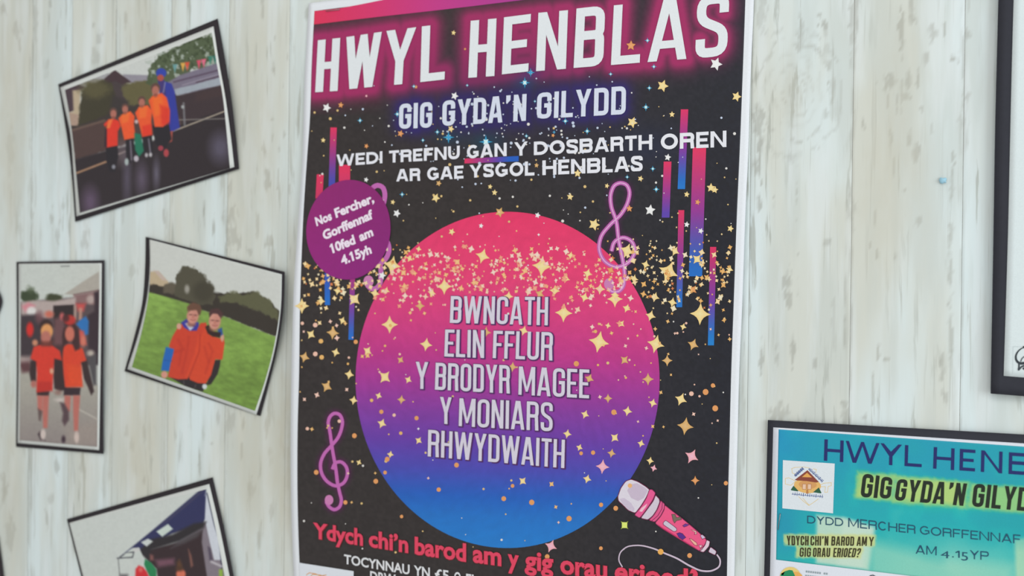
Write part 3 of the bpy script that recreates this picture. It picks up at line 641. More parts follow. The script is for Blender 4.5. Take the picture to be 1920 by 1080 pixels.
for k in range(420):                               # tiny dots over the dark sky
    u = rng.random()
    if u < .55: x = rng.normal(960, 130); y = rng.normal(255, 50)
    elif u < .85: x = rng.uniform(580, 1385); y = rng.uniform(190, 450)
    else: x = rng.uniform(565, 1365); y = rng.uniform(450, 1040)
    if not inprint(x, y) or y < 130: continue
    r = rng.choice([1.1, 1.6, 2.3, 3.0], p=[.4, .33, .2, .07]); q = rng.random()
    c = (196, 206, 226) if u < .55 and q < .75 else (222, 190, 130) if q < .6 else (224, 220, 216)
    J.ellipse(x, y, r, r, c, 6, z=zz_(x, y, r))
I.bm.free()
J.build('star_confetti', poster, HP, 3.6, kind='stuff')

# lettering
It.build('title_lettering', poster, HP, 6.6, cut=14)
Is.build('subtitle_lettering', poster, HP, 6.6, cut=14)
I = Ink(); wh = (230, 230, 238)
for w, q in [('WEDI',[(631,290),(717,283.5),(717,306),(631,312)]),('TREFNU',[(729.5,282.8),(862,273),(862,298),(729.5,305.2)]),('GAN',[(875.5,272.6),(950,267.5),(950,292.6),(875.5,297.4)]),('Y',[(964,267),(989.5,265),(989.5,291),(964,292.6)]),
  ('DOSBARTH',[(1001,265.8),(1223,252),(1223,280.6),(1001,291)]),('OREN',[(1239,251.5),(1362,244.8),(1362,275.6),(1239,280.4)]),
  ('AR',[(743,317.5),(788,315),(788,339),(743,340.2)]),('GAE',[(801,314.3),(869,310.2),(869,334.6),(801,338)]),('YSGOL',[(880.5,309.5),(1002,302),(1002,329),(880.5,333.3)]),('HENBLAS',[(1017,301),(1205,291.8),(1205,320.6),(1017,328.4)])]:
    geo(I, w, q, .225, wh)
I.build('organiser_lettering', poster, HP, 6.6, cut=14)
I = Ink(); act = (214, 208, 222); shc = (84, 46, 100)
for w, q in [('BWNCATH',[(845.4,555),(1028,557),(1027,610),(843.3,605.3)]),('ELIN',[(834.8,617.8),(908,619),(907.6,671.4),(833,668.3)]),('FFLUR',[(925.5,620),(1037,623),(1035.7,676),(923.7,671.4)]),('Y',[(779.5,678.2),(803,679),(802.5,730),(779.5,728.5)]),
  ('BRODYR',[(817,680),(956,685),(956,738),(815.4,730.6)]),('MAGEE',[(973,687),(1105,693),(1104.4,747),(972,740)]),('Y',[(825,744),(847,745),(847,796),(825,794)]),('MONIARS',[(861.5,746.6),(1036.5,754.7),(1036,809),(860,798.8)]),('RHWYDWAITH',[(803,805.7),(1059.3,824.6),(1058,877.8),(801.9,855.7)])]:
    cond(I, w, q, .118, shc, 0, grow=.032, dx=1.2, dy=.8); cond(I, w, q, .118, act, 5e-5)
I.build('line_up_lettering', poster, HP, 6.6, cut=14)
I = Ink(); rd = (226, 72, 100); drk = (112, 20, 42)
def base_q(x0, x1, y0, y1, h0, h1): return [(x0, y0-h0), (x1, y1-h1), (x1, y1), (x0, y0)]
RW = [('Ydych',586.5,681,1008,1022.5,27,29.5),('chi\u2019n',691,766,1024,1036,29,30),('barod',777,874.5,1038,1052.5,30.5,32),('am',886,940.6,1053,1060.5,32,33),('y',951.5,973.5,1062,1065,33,33),('gig',983,1038,1065.5,1072.5,33,34),('orau',1050,1139,1074,1086,34,35),('erioed?',1152,1309,1087.5,1107,35,37)]
for w, x0, x1, y0, y1, h0, h1 in RW:
    sans(I, w, base_q(x0, x1, y0, y1, h0*1.05, h1*1.05), drk, .055, 0, 'd' if w != 'Ydych' else 'h'); sans(I, w, base_q(x0+.5, x1-.5, y0, y1, h0*1.05, h1*1.05), rd, .03, 3e-5, 'd')
I.build('question_lettering', poster, HP, 6.6, cut=14, label='red lower-case question lettering')
I = Ink()
for w, x0, x1, y0, y1, h0, h1 in [('TOCYNNAU',645,768,1056.4,1077,17.2,18),('YN',776,806,1078,1083,18,18.5),('£5',815,841.6,1084.5,1088.5,18.5,18.5),('O',851.7,864,1090.5,1092,18.5,18.5),('FL',874,895,1094,1097,18.5,18.5),('DRW',694,742,1088,1095,17.5,17.5)]:
    sans(I, w, base_q(x0, x1, y0, y1, h0, h1), (224, 224, 228), .024)
I.build('ticket_lettering', poster, HP, 6.6, cut=14)
# date roundel
I = Ink(); ctr = (653.2, 430.7); rings = []
cv = I.bm.verts.new((ctr[0], ctr[1], 0)); cv[I.cl] = (1, 1, 1, 1)
for k in range(1, 10):
    rings.append([I.bm.verts.new((ctr[0]+79*k/9*math.cos(a)-3.2*k/9*math.sin(a), ctr[1]+93.5*k/9*math.sin(a), 0)) for a in np.linspace(0, 2*math.pi, 72, endpoint=False)])
for i in range(72):
    I.bm.faces.new((cv, rings[0][i], rings[0][(i+1) % 72]))
    for k in range(8): I.bm.faces.new((rings[k][i], rings[k+1][i], rings[k+1][(i+1) % 72], rings[k][(i+1) % 72]))
I.build('date_roundel', poster, HP, 7.2, label='purple roundel', color=lambda x, y: np.array([143, 36, 118])+np.stack([(x-653)*-.06, 0*x, (y-430)*.06], -1)+(fbm(x, y, 5, 3)-.5)[:, None]*8)
I = Ink()
for w, bl, br, up in [('Nos',(593.5,423.6),(623,411),(-3.4,-14)),('Fercher,',(630,408),(702,378),(-3.8,-14.5)),('Gorffennaf',(607.5,449.8),(700.5,408.5),(-4,-14.5)),('10fed',(621.5,475.3),(667,456),(-4,-14.8)),('am',(675.5,452.5),(700.5,441),(-4,-14.5)),('4.15yh',(641.5,496.8),(697.5,474),(-4,-14.5))]:
    up = (up[0]*1.12, up[1]*1.12)
    sans(I, w, [(bl[0]+up[0], bl[1]+up[1]), (br[0]+up[0], br[1]+up[1]), br, bl], (238, 224, 238), .042)
I.build('date_lettering', poster, HP, 8.2, cut=14)
# microphone drawing
k_ = lambda pts: [(x/5.4+1150, y/5.4+880) for x, y in pts]
I = Ink(); OUT = (118, 34, 78)
def cel(pts, c, z, smooth=True, closed=True, ow=1.3):
    P = np.array(k_(pts)); Q = []
    for i in range(len(P)):
        a, b, c_ = P[i-1], P[i], P[(i+1) % len(P)]
        if smooth:
            for t in (.0, .33, .66, 1.): Q.append((1-t)**2*(a*.22+b*.78)+2*t*(1-t)*b+t*t*(c_*.22+b*.78))
        else: Q.append(b)
    I.poly(Q, c, z); I.ribbon(Q, ow, OUT, True, z+2e-5)
cel([(45,275),(75,190),(125,120),(180,100),(250,125),(330,175),(368,208),(330,290),(280,370),(222,445),(150,415),(95,360),(52,320)], (222,214,226), 0)
I.poly(k_([(140,215),(180,150),(240,140),(320,185),(350,215),(310,290),(250,322),(180,290)]), (203,186,206), 1.2e-5)
I.poly(k_([(62,300),(110,290),(180,340),(215,400),(205,430),(150,405),(95,350)]), (206,192,212), 1.2e-5)
I.ellipse(1150+168/5.4, 880+165/5.4, 4.2, 4.2, (236,180,120), 12, z=1.6e-5)
cel([(365,203),(395,205),(428,240),(400,310),(340,400),(268,495),(212,462),(280,380),(335,290)], (232,92,148), 3e-5)
I.poly(k_([(262,425),(285,390),(345,345),(330,380),(290,430)]), (244,190,206), 4.6e-5)
cel([(428,260),(465,300),(470,330),(440,410),(400,470),(350,512),(275,495),(340,410),(405,320)], (212,200,214), 3e-5)
cel([(480,318),(520,350),(515,400),(480,470),(420,535),(360,515),(410,465),(450,400),(475,330)], (226,92,142), 3e-5)
I.ribbon(k_([(497,330),(492,400),(450,470),(385,525)]), 1.1, OUT, z=5.4e-5)
cel([(520,360),(600,425),(720,515),(850,625),(945,712),(930,765),(880,832),(780,775),(640,690),(500,605),(420,545),(480,475),(515,410)], (238,92,138), 3e-5)
I.poly(k_([(440,545),(500,590),(640,670),(780,760),(860,810),(800,785),(640,692),(500,608)]), (214,64,112), 4.4e-5)
cel([(945,714),(978,730),(968,780),(915,840),(868,828),(925,765)], (226,204,218), 5e-5, ow=1)
cel([(985,785),(1045,830),(1030,870),(960,836)], (212,200,216), 5e-5, ow=1)
cel([(505,540),(530,514),(642,598),(640,625),(612,632),(505,560)], (206,196,212), 5e-5, ow=1)
for pts, c in (([(590,455),(625,455),(640,490),(680,480),(690,510),(640,520),(620,545),(605,520)], (120,110,96)),([(700,570),(730,550),(770,560),(745,575),(715,585)], (120,60,150)),([(640,650),(670,640),(700,650),(735,690),(700,715),(665,690)], (92,48,140)),
   ([(785,610),(840,625),(845,655),(820,660),(830,640)], (236,190,180)),([(770,700),(790,705),(845,745),(850,775),(820,765),(790,730)], (240,180,160)),([(880,670),(900,660),(935,690),(900,708)], (206,190,216)),([(865,765),(905,770),(880,800)], (246,196,206))):
    I.poly(k_(pts), c, 6e-5)
    I.ribbon(k_(pts), .8, (110,50,70), True, 7e-5)
I.build('microphone_drawing', poster, HP, 7.2, cut=14, label='pink and white cartoon microphone')
I = Ink(); cab = curve(k_([(1048,862),(1080,915),(1073,980),(1010,1022),(900,1028),(780,980),(640,900),(520,850),(400,800),(240,770),(130,790),(68,850),(57,920),(92,990)]), np.linspace(0, 1, 120))
I.ribbon(cab, 2.8+.5*np.sin(np.linspace(0, 5, 120)), (206,188,206)); I.ellipse(1238.7,1034.6,5.5,5.5,(238,176,92),12,z=1e-5)
J2 = [(1171,984.6)]
I.star(1171, 984.6, 11, (150,160,60), 4, .4, .78, 1e-5); I.poly([(1166,979),(1176,979.5),(1176,990),(1166,990)], (222,232,120), 2e-5)
I.build('microphone_cable_drawing', poster, HP, 7, cut=14)
# white corner panel at the foot with a sketched crest
I = Ink(); I.poly([(561.4,1055.2),(663,1071),(663.5,1160),(564.5,1142)], (222,226,234))
for pts in ([(574,1078),(580,1074),(592,1076),(600,1080),(612,1078)],[(578,1086),(586,1077),(600,1078),(616,1084)],[(575,1080),(574,1100),(590,1125),(620,1130)]): I.ribbon(pts, 1.6, (216,160,110), z=1e-5)
I.build('corner_panel', poster, HP, 7, cut=14)
staple(poster, (611, 20.8), (636, 17.8), float(HP(np.array([620.]), np.array([19.]))[0])+.0009)

#@@PHOTOS
# ================================================================ PHOTO PRINTS ON BLACK CARD
def photo(label, card, paper, prn, H, paint, base, grp, step=1.25, cmat=None):
    t_ = thing('photo_print', label, 'photo', tuple(at(*base, 0)), grp)
    sheet('backing_card', t_, card[0], card[1], 12, H, cmat or M_CARD, None, .0006, True, label='black card')
    sheet('photo_paper', t_, paper[0], paper[1], 10, lambda x, y: H(x, y)+.0007, M_PHOTO, (216, 219, 216), .0003)
    if prn: sheet('picture', t_, prn[0], prn[1], step, lambda x, y: H(x, y)+.0008, M_PHOTO, paint, .00004)
    return t_
GRP = 'black-backed photo prints on the left of the wall'
def kid(P, hd, hr, skin, hair, shirt, sc, legs=None, lc=(48, 44, 50)):
    if legs: P.poly(legs, lc)
    P.poly(shirt, sc); x, y = hd
    P.ell(x, y-hr*.35, hr*1.05, hr*1.0, hair); P.ell(x, y+hr*.15, hr*.8, hr*1.05, skin)
# ---- photo 1: group by the road
def pic1(px, py):
    P = Paint(px, py, (206, 209, 206)); P.blur = 1.1
    P.set(2.455, 0, 0); P.poly([(320,540),(480,470),(640,440),(820,430),(830,600),(500,620),(325,660)], (66,58,56), 2)
    P.set(5.4, 100, 30)
    P.poly([(200,700),(420,620),(560,560),(560,660),(300,740)], (166,165,168)); P.poly([(700,590),(1000,600),(1000,690),(760,680)], (150,145,156))
    P.poly([(480,650),(700,650),(760,700),(740,900),(560,980)], (74,64,66)); P.poly([(510,640),(620,543),(790,668),(700,690),(620,660),(560,690)], (72,55,60))
    P.poly([(110,740),(250,690),(320,720),(270,760),(210,960),(140,985)], (78,62,70)); P.poly([(195,755),(275,745),(262,1090),(160,1100),(150,985),(205,960)], (188,170,144), 2)
    P.poly([(150,975),(255,1000),(250,1110),(150,1110)], (176,150,134))
    P.poly([(285,760),(340,700),(500,650),(590,670),(625,780),(600,960),(480,1030),(400,1060),(255,1100)], (68,64,50), 2, rag=3)
    P.ell(420,740,150,90,(98,92,64),6,.8,rag=4); P.poly([(690,710),(800,670),(1000,640),(1000,900),(760,900),(710,810)], (102,96,66), 2, rag=3, seed=3)
    P.poly([(600,800),(760,860),(780,1000),(560,1020)], (62,56,56), 4, .9)
    P.set(2.455, 0, 0)
    # trees
    P.poly([(665,385),(690,310),(730,250),(800,215),(900,180),(985,140),(1000,300),(880,330),(800,370),(720,400)], (80,92,66), 1.5, .95, rag=9, rs=12, seed=7)
    n = fbm(px, py, 9, 31, 3); mk = np.clip((n-.56)*9, 0, 1)*((px > 272) & (py < 145) & (py > 35)); P.mix(mk*.8, (180,188,180))
    n = fbm(px, py, 5, 33, 3); mk = np.clip((n-.55)*8, 0, 1)*((px > 290) & (py < 130)); P.mix(mk*.55, (52,62,42))
    P.poly([(770,380),(830,345),(1000,290),(1060,275),(1060,395),(815,440)], (124,116,134), 1.5)
    P.line([(800,378),(1010,322)], 7, (92,76,96)); P.line([(840,392),(1012,340)], 5, (150,142,158)); P.line([(905,380),(1015,350)], 6, (84,66,82))
    P.poly([(803,412),(900,388),(1030,352),(1030,392),(930,410),(812,442)], (164,172,182), 1.2, .95, rag=1.2)
    P.poly([(812,442),(1035,388),(1060,520),(825,600)], (66,54,58), 1.5); P.poly([(900,430),(1030,395),(1030,440),(900,470)], (78,60,60), 4, .5)
    # verge and road
    P.poly([(325,600),(560,530),(700,500),(830,540),(840,580),(345,740)], (84,66,64), 2, rag=1.5); P.line([(330,600),(480,555)], 9, (128,104,92), 2, .7)
    P.poly([(340,735),(500,690),(700,650),(840,570),(1045,500),(1075,790),(365,990)], (54,47,51), 2)
    P.line([(352,797),(487,745)], 8, (172,134,106)); P.line([(530,716),(575,698)], 8, (176,160,150)); P.line([(790,606),(1040,510)], 6, (172,160,144), 1); P.line([(825,552),(1040,546)], 5, (140,134,130), 1, .8)
    P.line([(845,475),(850,575)], 9, (130,130,134), 1.2, .8); P.ell(841,492,7,8,(165,168,170))
    P.ell(1015,680,45,62,(96,90,108),12,.9); P.ell(415,930,34,60,(104,86,110),10,.9); P.ell(585,820,14,90,(104,96,116),7,.8); P.ell(652,825,24,60,(106,94,114),8,.8); P.ell(720,800,12,50,(112,106,124),5,.9); P.ell(560,705,30,50,(118,104,110),8,.6)
    P.line([(370,978),(1060,778)], 5, (100,92,98), 1, .6)
    # bunting
    for x, y, c in ((805,315,(110,160,164)),(842,308,(232,176,84)),(862,305,(220,84,62)),(916,296,(226,84,110)),(938,291,(232,110,140)),(968,278,(60,130,112)),(990,275,(50,112,100))):
        P.poly([(x-11,y-18),(x+11,y-20),(x,y+22)], c, 1.2, .95)
    # adult in a blue hooded coat
    P.poly([(752,372),(790,385),(805,425),(812,480),(828,588),(782,612),(770,520),(755,440)], (56,64,156), 1.3); P.poly([(725,360),(755,365),(765,440),(735,440)], (70,60,120))
    P.ell(742,336,24,22,(54,72,170)); P.ell(739,358,15,15,(176,84,72)); P.line([(760,380),(752,425)], 5, (150,150,180), 1, .8)
    P.poly([(770,608),(795,602),(792,650),(775,660)], (170,84,74), 1.2)
    O, O2, SK = (238,92,52), (226,62,48), (178,112,98)
    # children
    for hd, r, sh, lg, c in (((522,520),20,[(478,572),(500,550),(522,546),(546,556),(555,580),(542,605),(541,670),(487,680),(490,600)],[(486,676),(541,668),(545,720),(530,790),(505,790),(490,740)],O2),
                             ((576,500),19,[(545,545),(565,525),(600,512),(620,535),(616,570),(624,634),(572,644),(560,590)],[(578,640),(612,634),(632,730),(610,745),(600,690),(602,750),(582,752)],O),
                             ((653,468),20,[(622,520),(640,492),(680,484),(700,510),(696,560),(700,620),(655,630),(640,570)],[(655,628),(700,618),(704,712),(690,722),(680,660),(676,722),(662,722)],O),
                             ((716,412),24,[(684,462),(706,438),(745,428),(768,450),(782,510),(780,560),(750,584),(712,584),(706,545)],[(700,578),(778,572),(790,640),(762,680),(775,715),(745,690),(715,660)],O)):
        x, y = hd; P.ell(x, y-r*.3, r*.9, r*.95, (98,72,66)); P.poly(lg, (46,42,48)); P.poly(sh, c); P.ell(x, y+r*.25, r*.68, r*.95, SK)
        P.ell(x, y+r*1.15, r*.4, r*.4, (150,84,74))
    P.poly([(484,585),(492,575),(492,680),(480,676)], (58,44,52)); P.poly([(500,552),(520,547),(505,590),(488,590)], (246,140,70), 1.5, .7)
    P.poly([(556,530),(600,516),(590,560),(560,570)], (246,124,58), 2, .6); P.poly([(640,495),(680,488),(672,540),(640,545)], (246,124,58), 2, .6); P.poly([(700,450),(745,440),(755,520),(710,535)], (248,118,50), 3, .7)
    P.poly([(735,480),(780,500),(780,570),(745,580)], (214,44,44), 3, .6); P.poly([(655,580),(698,570),(700,622),(655,628)], (222,52,44), 2, .7)
    P.ell(628,560,8,9,(206,180,180)); P.poly([(618,612),(648,618),(662,695),(640,722),(622,690)], (34,118,92), 1.5)
    P.ell(583,745,9,16,(170,180,180)); P.ell(627,730,11,14,(188,180,190)); P.ell(674,714,7,10,(180,176,180)); P.ell(693,712,7,10,(190,186,190)); P.ell(523,768,8,10,(140,140,150)); P.ell(765,704,12,18,(176,72,78)); P.ell(740,682,12,12,(160,66,78)); P.line([(600,650),(606,735)], 7, (120,112,124)); P.line([(684,640),(692,700)], 6, (126,120,132))
    P.grain(.025, 4, 9)
    return P.C
H1 = lambda x, y: .0015+.004*np.exp(-((x-435)/60.)**2)*np.exp(-((y-190)/90.)**2)+.003*np.exp(-((x-125)/60.)**2-((y-270)/90.)**2)
T1_ = photo('black-backed photo print of four orange-shirted children on a wet road, tilted up to the right', ([(109,158),(120,222),(129.5,285),(136,350),(140.8,415.8)],[(407.5,35),(420.5,107),(432.5,180),(441,250),(447.5,316.5)]),
   ([(113,164),(122,205),(131,246),(138,325),(143.4,405.5)],[(400,49.5),(410,115),(421.8,180),(431,245),(439,313)]), ([(121.5,168.5),(128.5,206),(134.5,246),(142.5,325),(149.5,399.5)],[(397,61),(406,117),(417.5,180),(424.5,245),(431,315.5)]), H1, pic1, (290, 410), GRP)
# ---- photo 2: two boys on grass
def pic2(px, py):
    P = Paint(px, py, (207, 209, 204)); P.blur = 1.0; P.set(3.086, 200, 440)
    P.poly([(240,215),(300,210),(355,270),(380,330),(240,330)], (192,172,142), 1.5); P.poly([(270,205),(300,210),(350,268),(320,262)], (198,178,172), 1.2, .8)
    P.poly([(245,285),(330,300),(410,340),(640,335),(740,340),(860,330),(940,380),(1000,450),(995,600),(820,530),(700,480),(560,440),(400,380),(240,335)], (58,52,46), 1.6, rag=3)
    P.poly([(330,290),(380,275),(410,300),(410,340),(330,340)], (96,88,74), 2, rag=3)
    P.poly([(405,235),(440,190),(500,185),(560,235),(605,290),(630,350),(610,400),(480,390),(400,350)], (82,78,64), 1.6, rag=6, rs=9, seed=2)
    P.ell(465,315,14,24,(176,172,164),2,.8); P.ell(560,330,60,60,(60,56,46),6,.6)
    P.poly([(650,360),(730,328),(790,350),(870,326),(940,380),(995,450),(990,500),(900,450),(760,400),(660,390)], (98,98,70), 2.4, .9, rag=4, seed=5)
    g = [(235,330),(330,355),(480,400),(560,440),(700,480),(820,530),(1000,600),(880,1060),(120,790)]
    P.poly(g, (130,163,78), 1.4)
    sh = np.clip((py-560)/200, 0, 1); mk = ((P.C[:, 1] > 140) & (P.C[:, 2] < 120)).astype(float); P.mix(mk*sh*.6, (104,134,58))
    n = fbm(px+py*.3, py*2.2-px*.6, 14, 12, 4); P.C *= (1+((n-.5)*.3*mk))[:, None]
    n = fbm(px, py, 60, 14, 2); P.C *= (1+((n-.5)*.22*mk))[:, None]
    P.C = P.C*.97+6
    P.set(5.4, 280, 540)
    P.poly([(185,890),(400,900),(590,960),(540,1050),(370,1000)], (52,46,50), 1.2)
    P.poly([(660,730),(722,725),(712,800),(690,875),(625,975),(585,985),(590,930)], (56,48,50), 1.2)
    R1, R2 = (206,70,50), (214,76,50)
    P.poly([(285,405),(330,360),(420,420),(480,420),(520,355),(575,350),(590,420),(545,520),(480,720),(385,922),(290,925),(188,900),(235,640),(198,588),(235,490)], R1, 1.1)
    P.poly([(570,400),(620,480),(715,510),(752,480),(762,560),(740,725),(668,722),(625,880),(570,968),(490,962),(412,930),(400,895),(470,680),(515,500)], R2, 1.1)
    P.poly([(500,480),(540,500),(470,700),(390,910),(370,900),(450,690)], (232,84,52), 3, .6); P.line([(515,480),(505,640),(400,905)], 10, (160,44,40), 2, .6)
    for a in ([(290,520),(330,600),(300,780)],[(400,500),(380,650),(330,860)],[(600,560),(640,640),(570,860)],[(230,660),(350,620)],[(560,600),(600,750)]): P.line(a, 14, (172,50,44), 3, .45)
    P.poly([(168,596),(250,618),(238,680),(215,760),(200,842),(120,835),(135,740)], (34,104,184), 1.1); P.line([(150,730),(225,740)], 8, (26,80,150), 2, .6)
    P.ell(152,878,32,36,(214,150,134)); P.ell(300,388,24,30,(214,160,142)); P.ell(738,500,18,42,(206,160,136))
    P.poly([(320,350),(378,312),(400,340),(500,345),(500,385),(480,432),(405,432),(350,400)], (64,62,156), 1.2); P.poly([(362,360),(395,350),(450,400),(412,432)], (196,204,224), 1.2)
    P.poly([(690,420),(735,400),(745,470),(705,500)], (50,86,150), 1.5); P.poly([(565,395),(600,370),(650,440),(725,450),(715,502),(640,492),(590,460)], (58,42,40), 1.3)
    P.ell(424,365,44,30,(150,98,86),2,.9); P.ell(650,405,44,34,(150,100,84),2,.8)
    for x, y, tl, hc in ((440,278,.12,(112,80,66)),(662,335,.1,(84,58,58))):
        P.ell(x+12, y-66, 70, 62, hc, 1.6, ang=tl, rag=1.5); P.ell(x, y, 58, 84, (212,150,134), 1.4, ang=tl); P.ell(x+22, y+6, 34, 66, (196,130,116), 4, .6, ang=tl)
        P.ell(x-22, y-8, 15, 6, (96,56,52), 1.2, .8); P.ell(x+26, y-2, 15, 6, (96,56,52), 1.2, .8); P.ell(x+2, y+18, 9, 12, (184,112,98), 1.5, .7); P.line([(x-22, y+42), (x+4, y+50), (x+26, y+44)], 7, (150,76,74), 1.2, .8)
        P.ell(x-52, y+8, 8, 18, (196,130,116), 1.2, .8)
    P.poly([(400,200),(430,160),(500,160),(522,210),(520,270),(500,275),(480,225),(420,225),(388,260)], (110,78,64), 1.6, rag=1.5)
    P.poly([(610,275),(640,225),(700,225),(724,270),(722,300),(690,262),(640,258),(608,292)], (82,56,58), 1.6)
    P.ell(560,998,24,26,(206,212,214)); P.line([(350,940),(350,985)], 7, (120,114,112), 1.2, .6); P.line([(470,980),(460,1010)], 7, (120,114,112), 1.2, .6)
    P.grain(.02, 4, 9)
    return P.C
H2 = lambda x, y: .0015+.006*np.exp(-((x-530)/60.)**2-((y-590)/90.)**2)+.003*np.exp(-((x-250)/60.)**2-((y-620)/80.)**2)
photo('black-backed photo print of two children arm in arm on green grass', ([(273,444),(272,500),(266.5,568),(252,630),(233.2,696)],[(533.3,509.7),(530,586),(519.5,652),(504.5,715.5),(487.5,779.8)]),
   ([(280.4,449),(281,500),(276.5,552),(261,622),(238.9,692)],[(528.3,514.5),(526,580),(516,650),(499.5,715),(480.5,777.5)]), ([(281.5,450.5),(282,500),(278.5,553),(265.5,622),(247,688.5)],[(527.3,516),(524.5,580),(513.5,650),(497.5,712),(478,770.5)]), H2, pic2, (370, 740), GRP)
# ---- photo 3: two walking
def pic3(px, py):
    P = Paint(px, py, (203, 208, 203)); P.blur = 1.3; P.mix(np.clip((px-100)/120, 0, 1)*.5, (206,203,195))
    P.set(5.4, 20, 480)
    P.poly([(60,470),(900,400),(900,1100),(60,1100)], (92,78,82), 3)
    P.poly([(545,385),(700,280),(895,155),(900,350),(640,395)], (178,171,162), 1.2); P.line([(640,392),(890,345)], 10, (112,84,84)); P.poly([(640,395),(900,350),(900,500),(640,470)], (140,108,108), 2.5)
    P.ell(810,440,40,44,(196,178,172),3,.8); P.poly([(845,370),(895,350),(900,1100),(790,1100),(780,600),(850,560)], (60,46,54), 2.5)
    P.ell(185,405,90,62,(62,74,52),2,rag=3); P.ell(200,345,40,40,(82,94,70),3,.7,rag=3); P.ell(440,425,84,42,(66,70,50),2,rag=2)
    P.poly([(105,470),(230,450),(440,455),(660,420),(660,500),(440,505),(420,620),(105,640)], (184,168,164), 2.5); P.poly([(110,510),(180,470),(250,500),(200,560),(150,570)], (214,140,150), 3); P.ell(210,560,48,46,(226,222,220),2.5)
    P.poly([(432,505),(640,492),(642,700),(440,720)], (52,42,44), 1.5); P.poly([(640,500),(670,498),(665,640),(640,640)], (176,150,140), 2)
    P.poly([(100,600),(260,590),(330,640),(330,1100),(100,1100)], (66,56,62), 3.5); P.ell(195,745,36,72,(214,48,44),2); P.ell(390,590,44,34,(206,112,94),3); P.ell(290,620,40,60,(120,80,86),4,.8)
    P.poly([(280,850),(560,800),(560,1100),(250,1100)], (70,48,50), 4, .8); P.poly([(440,640),(540,600),(560,900),(440,900)], (112,78,82), 4)
    P.ell(520,610,22,34,(206,104,104),2.5); P.poly([(660,480),(760,480),(740,560),(680,560)], (204,86,84), 3); P.line([(708,540),(705,640)], 30, (196,148,130), 2.5)
    P.poly([(665,690),(700,650),(760,610),(790,660),(785,790),(740,810),(700,730)], (48,116,186), 1.8); P.poly([(680,740),(740,760),(770,900),(700,900)], (204,88,80), 2.5); P.ell(735,860,24,56,(214,124,104),2.5); P.ell(810,985,36,32,(190,178,168),3)
    P.set(5.4, 20, 660)
    # ground
    P.poly([(60,40),(210,90),(200,200),(460,380),(520,200),(860,330),(900,330),(900,1010),(60,960)], (172,168,158), 3); P.poly([(60,90),(200,70),(210,200),(120,210)], (98,64,68), 4); P.poly([(60,40),(210,40),(210,100),(60,110)], (170,150,148), 4, .8)
    P.mix(np.clip((py-720)/110, 0, 1)*((px > 37) & (px < 186) & (py > 700))*.75, (138,126,126)); P.line([(690,580),(895,690)], 14, (196,190,180), 1.5, .8); P.poly([(560,760),(900,700),(900,960),(560,960)], (164,150,142), 10, .6)
    RED, DK, SK = (214,58,48), (60,44,46), (182,112,102)
    P.poly([(775,60),(870,20),(870,330),(835,340)], (84,80,84), 3); P.poly([(710,90),(770,70),(800,200),(845,400),(815,440),(780,350),(740,270)], DK, 1.6)
    P.poly([(440,60),(530,60),(560,380),(500,400),(440,370),(430,250)], DK, 1.8); P.poly([(200,90),(265,90),(258,298),(205,300),(190,220)], DK, 1.6); P.ell(232,325,28,36,SK,2); P.ell(480,410,34,24,(150,118,110),3); P.ell(500,485,48,18,(206,194,188),2.5)
    P.poly([(265,390),(395,395),(385,450),(265,440)], DK, 1.5); P.poly([(540,355),(710,360),(700,440),(535,440)], (58,42,50), 1.5)
    for q in ([(268,440),(328,445),(322,590),(300,600),(275,580)],[(328,445),(388,440),(380,580),(372,770),(330,770),(322,600)],[(545,440),(610,445),(600,600),(545,610)],[(632,440),(704,440),(690,620),(682,800),(642,800),(632,600)]): P.poly(q, (190,112,102), 1.8)
    P.poly([(275,570),(322,600),(302,700),(285,690)], (88,66,66), 2, .8); P.poly([(500,510),(545,520),(590,600),(590,690),(545,750),(520,700),(530,620)], (90,70,76), 2.4); P.ell(535,885,20,36,(62,44,56),2); P.poly([(275,830),(300,800),(310,870),(350,895),(300,890)], (62,48,54), 2)
    P.ell(328,835,26,52,(212,196,190),1.6); P.ell(668,862,24,58,(210,190,182),1.6)
    P.set(2.768, 0, 470)
    P.poly([(158,560),(175,500),(205,490),(270,492),(310,520),(322,570),(282,560),(276,640),(272,725),(190,735),(192,640),(188,575)], (218,62,48), 1.4)
    P.poly([(325,560),(328,500),(352,485),(400,488),(430,510),(448,570),(420,580),(425,640),(428,706),(338,708),(330,640)], (222,70,46), 1.4)
    P.poly([(350,590),(420,600),(428,705),(350,706)], (232,84,44), 4, .6); P.poly([(192,680),(272,680),(270,730),(192,735)], (180,44,42), 3, .6); P.ell(268,625,9,14,(224,170,140),1.6)
    P.ell(240,392,34,34,(62,42,42),1.8); P.ell(243,418,31,38,(226,158,100),1.8); P.ell(238,450,26,34,(188,116,104),2); P.poly([(208,470),(275,470),(265,498),(215,498)], (120,60,52), 2.5, .8)
    P.poly([(330,400),(380,370),(410,410),(415,510),(390,520),(370,470),(335,490),(325,520),(322,440)], (70,44,46), 2); P.ell(362,432,24,40,(204,116,98),1.6); P.ell(362,360,30,26,(206,58,52),2.2,.9); P.ell(342,350,18,20,(70,40,44),2.2,.8); P.ell(182,478,14,16,(206,140,110),2)
    P.grain(.03, 4, 4)
    return P.C
H3 = lambda x, y: .0015+.0035*np.exp(-((x-195)/40.)**2-((y-680)/160.)**2)
T3_ = photo('narrow black-backed photo print of two red-shirted girls walking, at far left', ([(30.7,491),(31.5,660),(29.8,837.8)],[(195,488),(194,600),(192.5,720),(193.3,851)]), ([(35,494.6),(35,660),(33,830.5)],[(190.4,493.5),(188.5,660),(185.5,844)]), ([(38.5,496),(38.3,660),(36.3,825.5)],[(187.5,496),(184.5,660),(182.3,838)]), H3, pic3, (110, 820), GRP)
staple(T3_, (114, 499.2), (130, 498.4), .0030)
